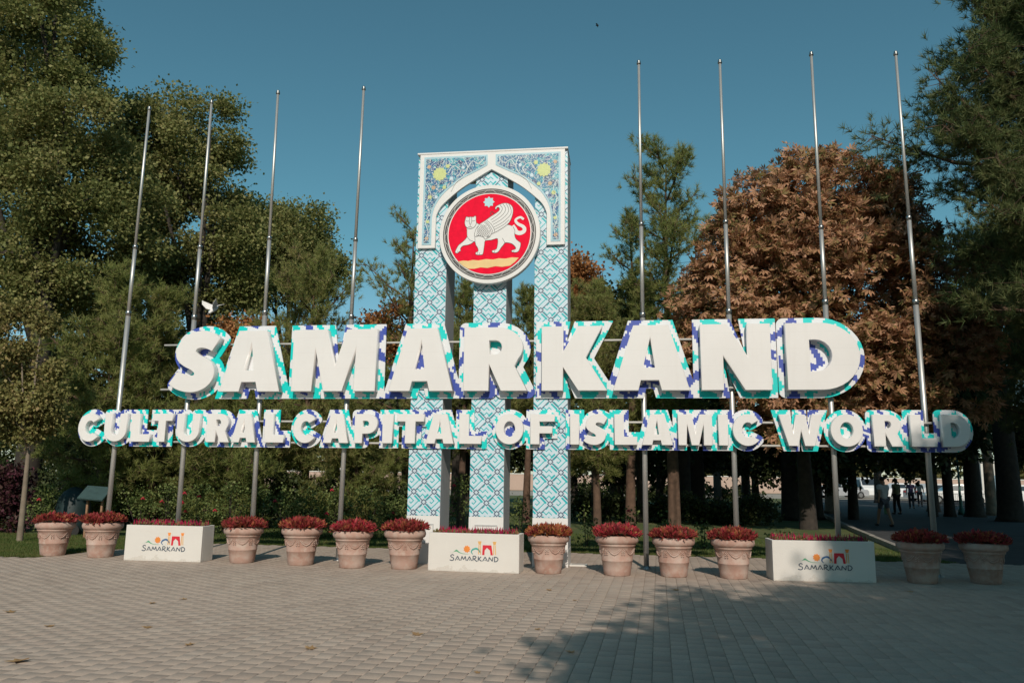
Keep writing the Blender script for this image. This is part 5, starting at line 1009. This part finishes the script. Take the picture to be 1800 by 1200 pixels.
lf = [(17, 1076, .13, 'dry orange leaf on the paving at the left edge'), (258, 1103, .12, 'pale curled dry leaf in the left foreground'), (322, 1053, .10, 'small dark dry leaf upright on the paving below the first box'), (334, 1133, .10, 'small reddish dry leaf in the left foreground'), (32, 1163, .20, 'largest brown dry leaf in the lower left corner'), (545, 1140, .13, 'orange dry leaf left of centre in the foreground'),
      (733, 1115, .14, 'yellowish dry leaf right of centre in the foreground'), (268, 1060, .09, 'thin dark dry leaf beside the upright one'), (86, 1101, .11, 'flat dark dry leaf near the left edge'), (965, 1037, .10, 'pale dry leaf just in front of the middle pots'), (1188, 1037, .10, 'dark dry leaf in the tree shade in front of the pots'), (1003, 1146, .10, 'dark dry leaf at the edge of the tree shade'), (945, 1106, .08, 'small pale dry leaf right of the centre'), (1600, 1040, .10, 'dry leaf in shade in front of the right pots'), (1010, 1055, .06, 'tiny reddish leaf before the shade edge'), (839, 1182, .06, 'tiny dark leaf at the bottom centre')]
for i, (x, y, s, lb) in enumerate(lf):
    p = ground(x, y); gq = random.Random(i*3); out = []
    for k in range(15): a = 2*pi*k/15; r = (1 if k % 3 == 0 else .55 if k % 3 == 1 else .7)*(1.0 if k < 13 else .6); out.append((r*cos(a)*.5, r*sin(a)*.5))
    vs = [(0, 0, .04)]+[(a, b, .02+.22*(a*a+b*b)*gq.uniform(.2, 1.6)+.12*abs(b)) for a, b in out]; vs = [(v[0]*s, v[1]*s, v[2]*s+.004) for v in vs]
    vs += [(v[0], v[1], v[2]-.0025) for v in vs]
    mb = MB().add(vs, [(0, k+1, (k+1) % 15+1) for k in range(15)]+[(16, 16+(k+1) % 15+1, 16+k+1) for k in range(15)]+[(k+1, 16+k+1, 16+(k+1) % 15+1, (k+1) % 15+1) for k in range(15)]); mb.tube([(0, 0, .045*s), (-.75*s, .05*s, .02*s), (-1.0*s, .1*s, .06*s)], .012*s, 4)
    o = mb.build('dry_leaf', fl_m, None, label=lb, cat='fallen leaf', group='dry leaves fallen on the paving'); o.location = (p.x, p.y, .001); o.rotation_euler = (gq.uniform(-.1, .1), gq.uniform(-.1, .1), gq.uniform(0, 6))

shade_tree(10.5, -14, [(7.5, -14, 11, 2.6), (11, -14, 13, 3.2), (14.5, -14, 12, 3.0), (9.5, -14.5, 8, 2.6), (13, -14, 8.5, 2.8), (16.5, -14, 9, 2.4)], 403, 'added broad tree farther behind the viewer to the right, dimming the sky light', 1700)  # added behind the camera to cut sky fill on the shaded paving
shade_tree(13.5, 3.5, [(13, 3.5, 8, 2.6), (15.5, 4.5, 9, 2.8), (14, 1.5, 10.5, 2.6), (16, 2, 7, 2.4), (12.8, 1, 6.5, 1.9)], 404, 'added tree beside the plaza out of view on the right, blocking sky light', 1500)  # added outside the frame to block sky fill from the right

shade_tree(19.5, 20, [(19, 20, 9, 2.6), (20.5, 19, 12, 2.8), (18.5, 21, 12.5, 2.2), (21.5, 21.5, 8, 2.8), (20, 20, 6, 2.2)], 405, 'added tree out of view beyond the right edge, shading the park trunks', 1300)  # unseen tree added to keep sun off the right-hand trunks
shade_tree(26, 22, [(24.5, 22, 9, 3), (27.5, 23, 10, 3), (26, 22, 13, 3), (23.5, 23, 12, 2.4), (29, 24, 8, 2.6)], 406, 'added large tree out of view farther to the right, shading the park trunks', 1300)  # second unseen tree added to shade the same trunks
shade_tree(15.5, 12.5, [(15.5, 12.5, 9.5, 2.0), (16.5, 13, 7.0, 2.1), (17, 11.5, 11, 2.2), (18.5, 13, 9, 2.2)], 407, 'tree out of view just right of the last pot', 1000)
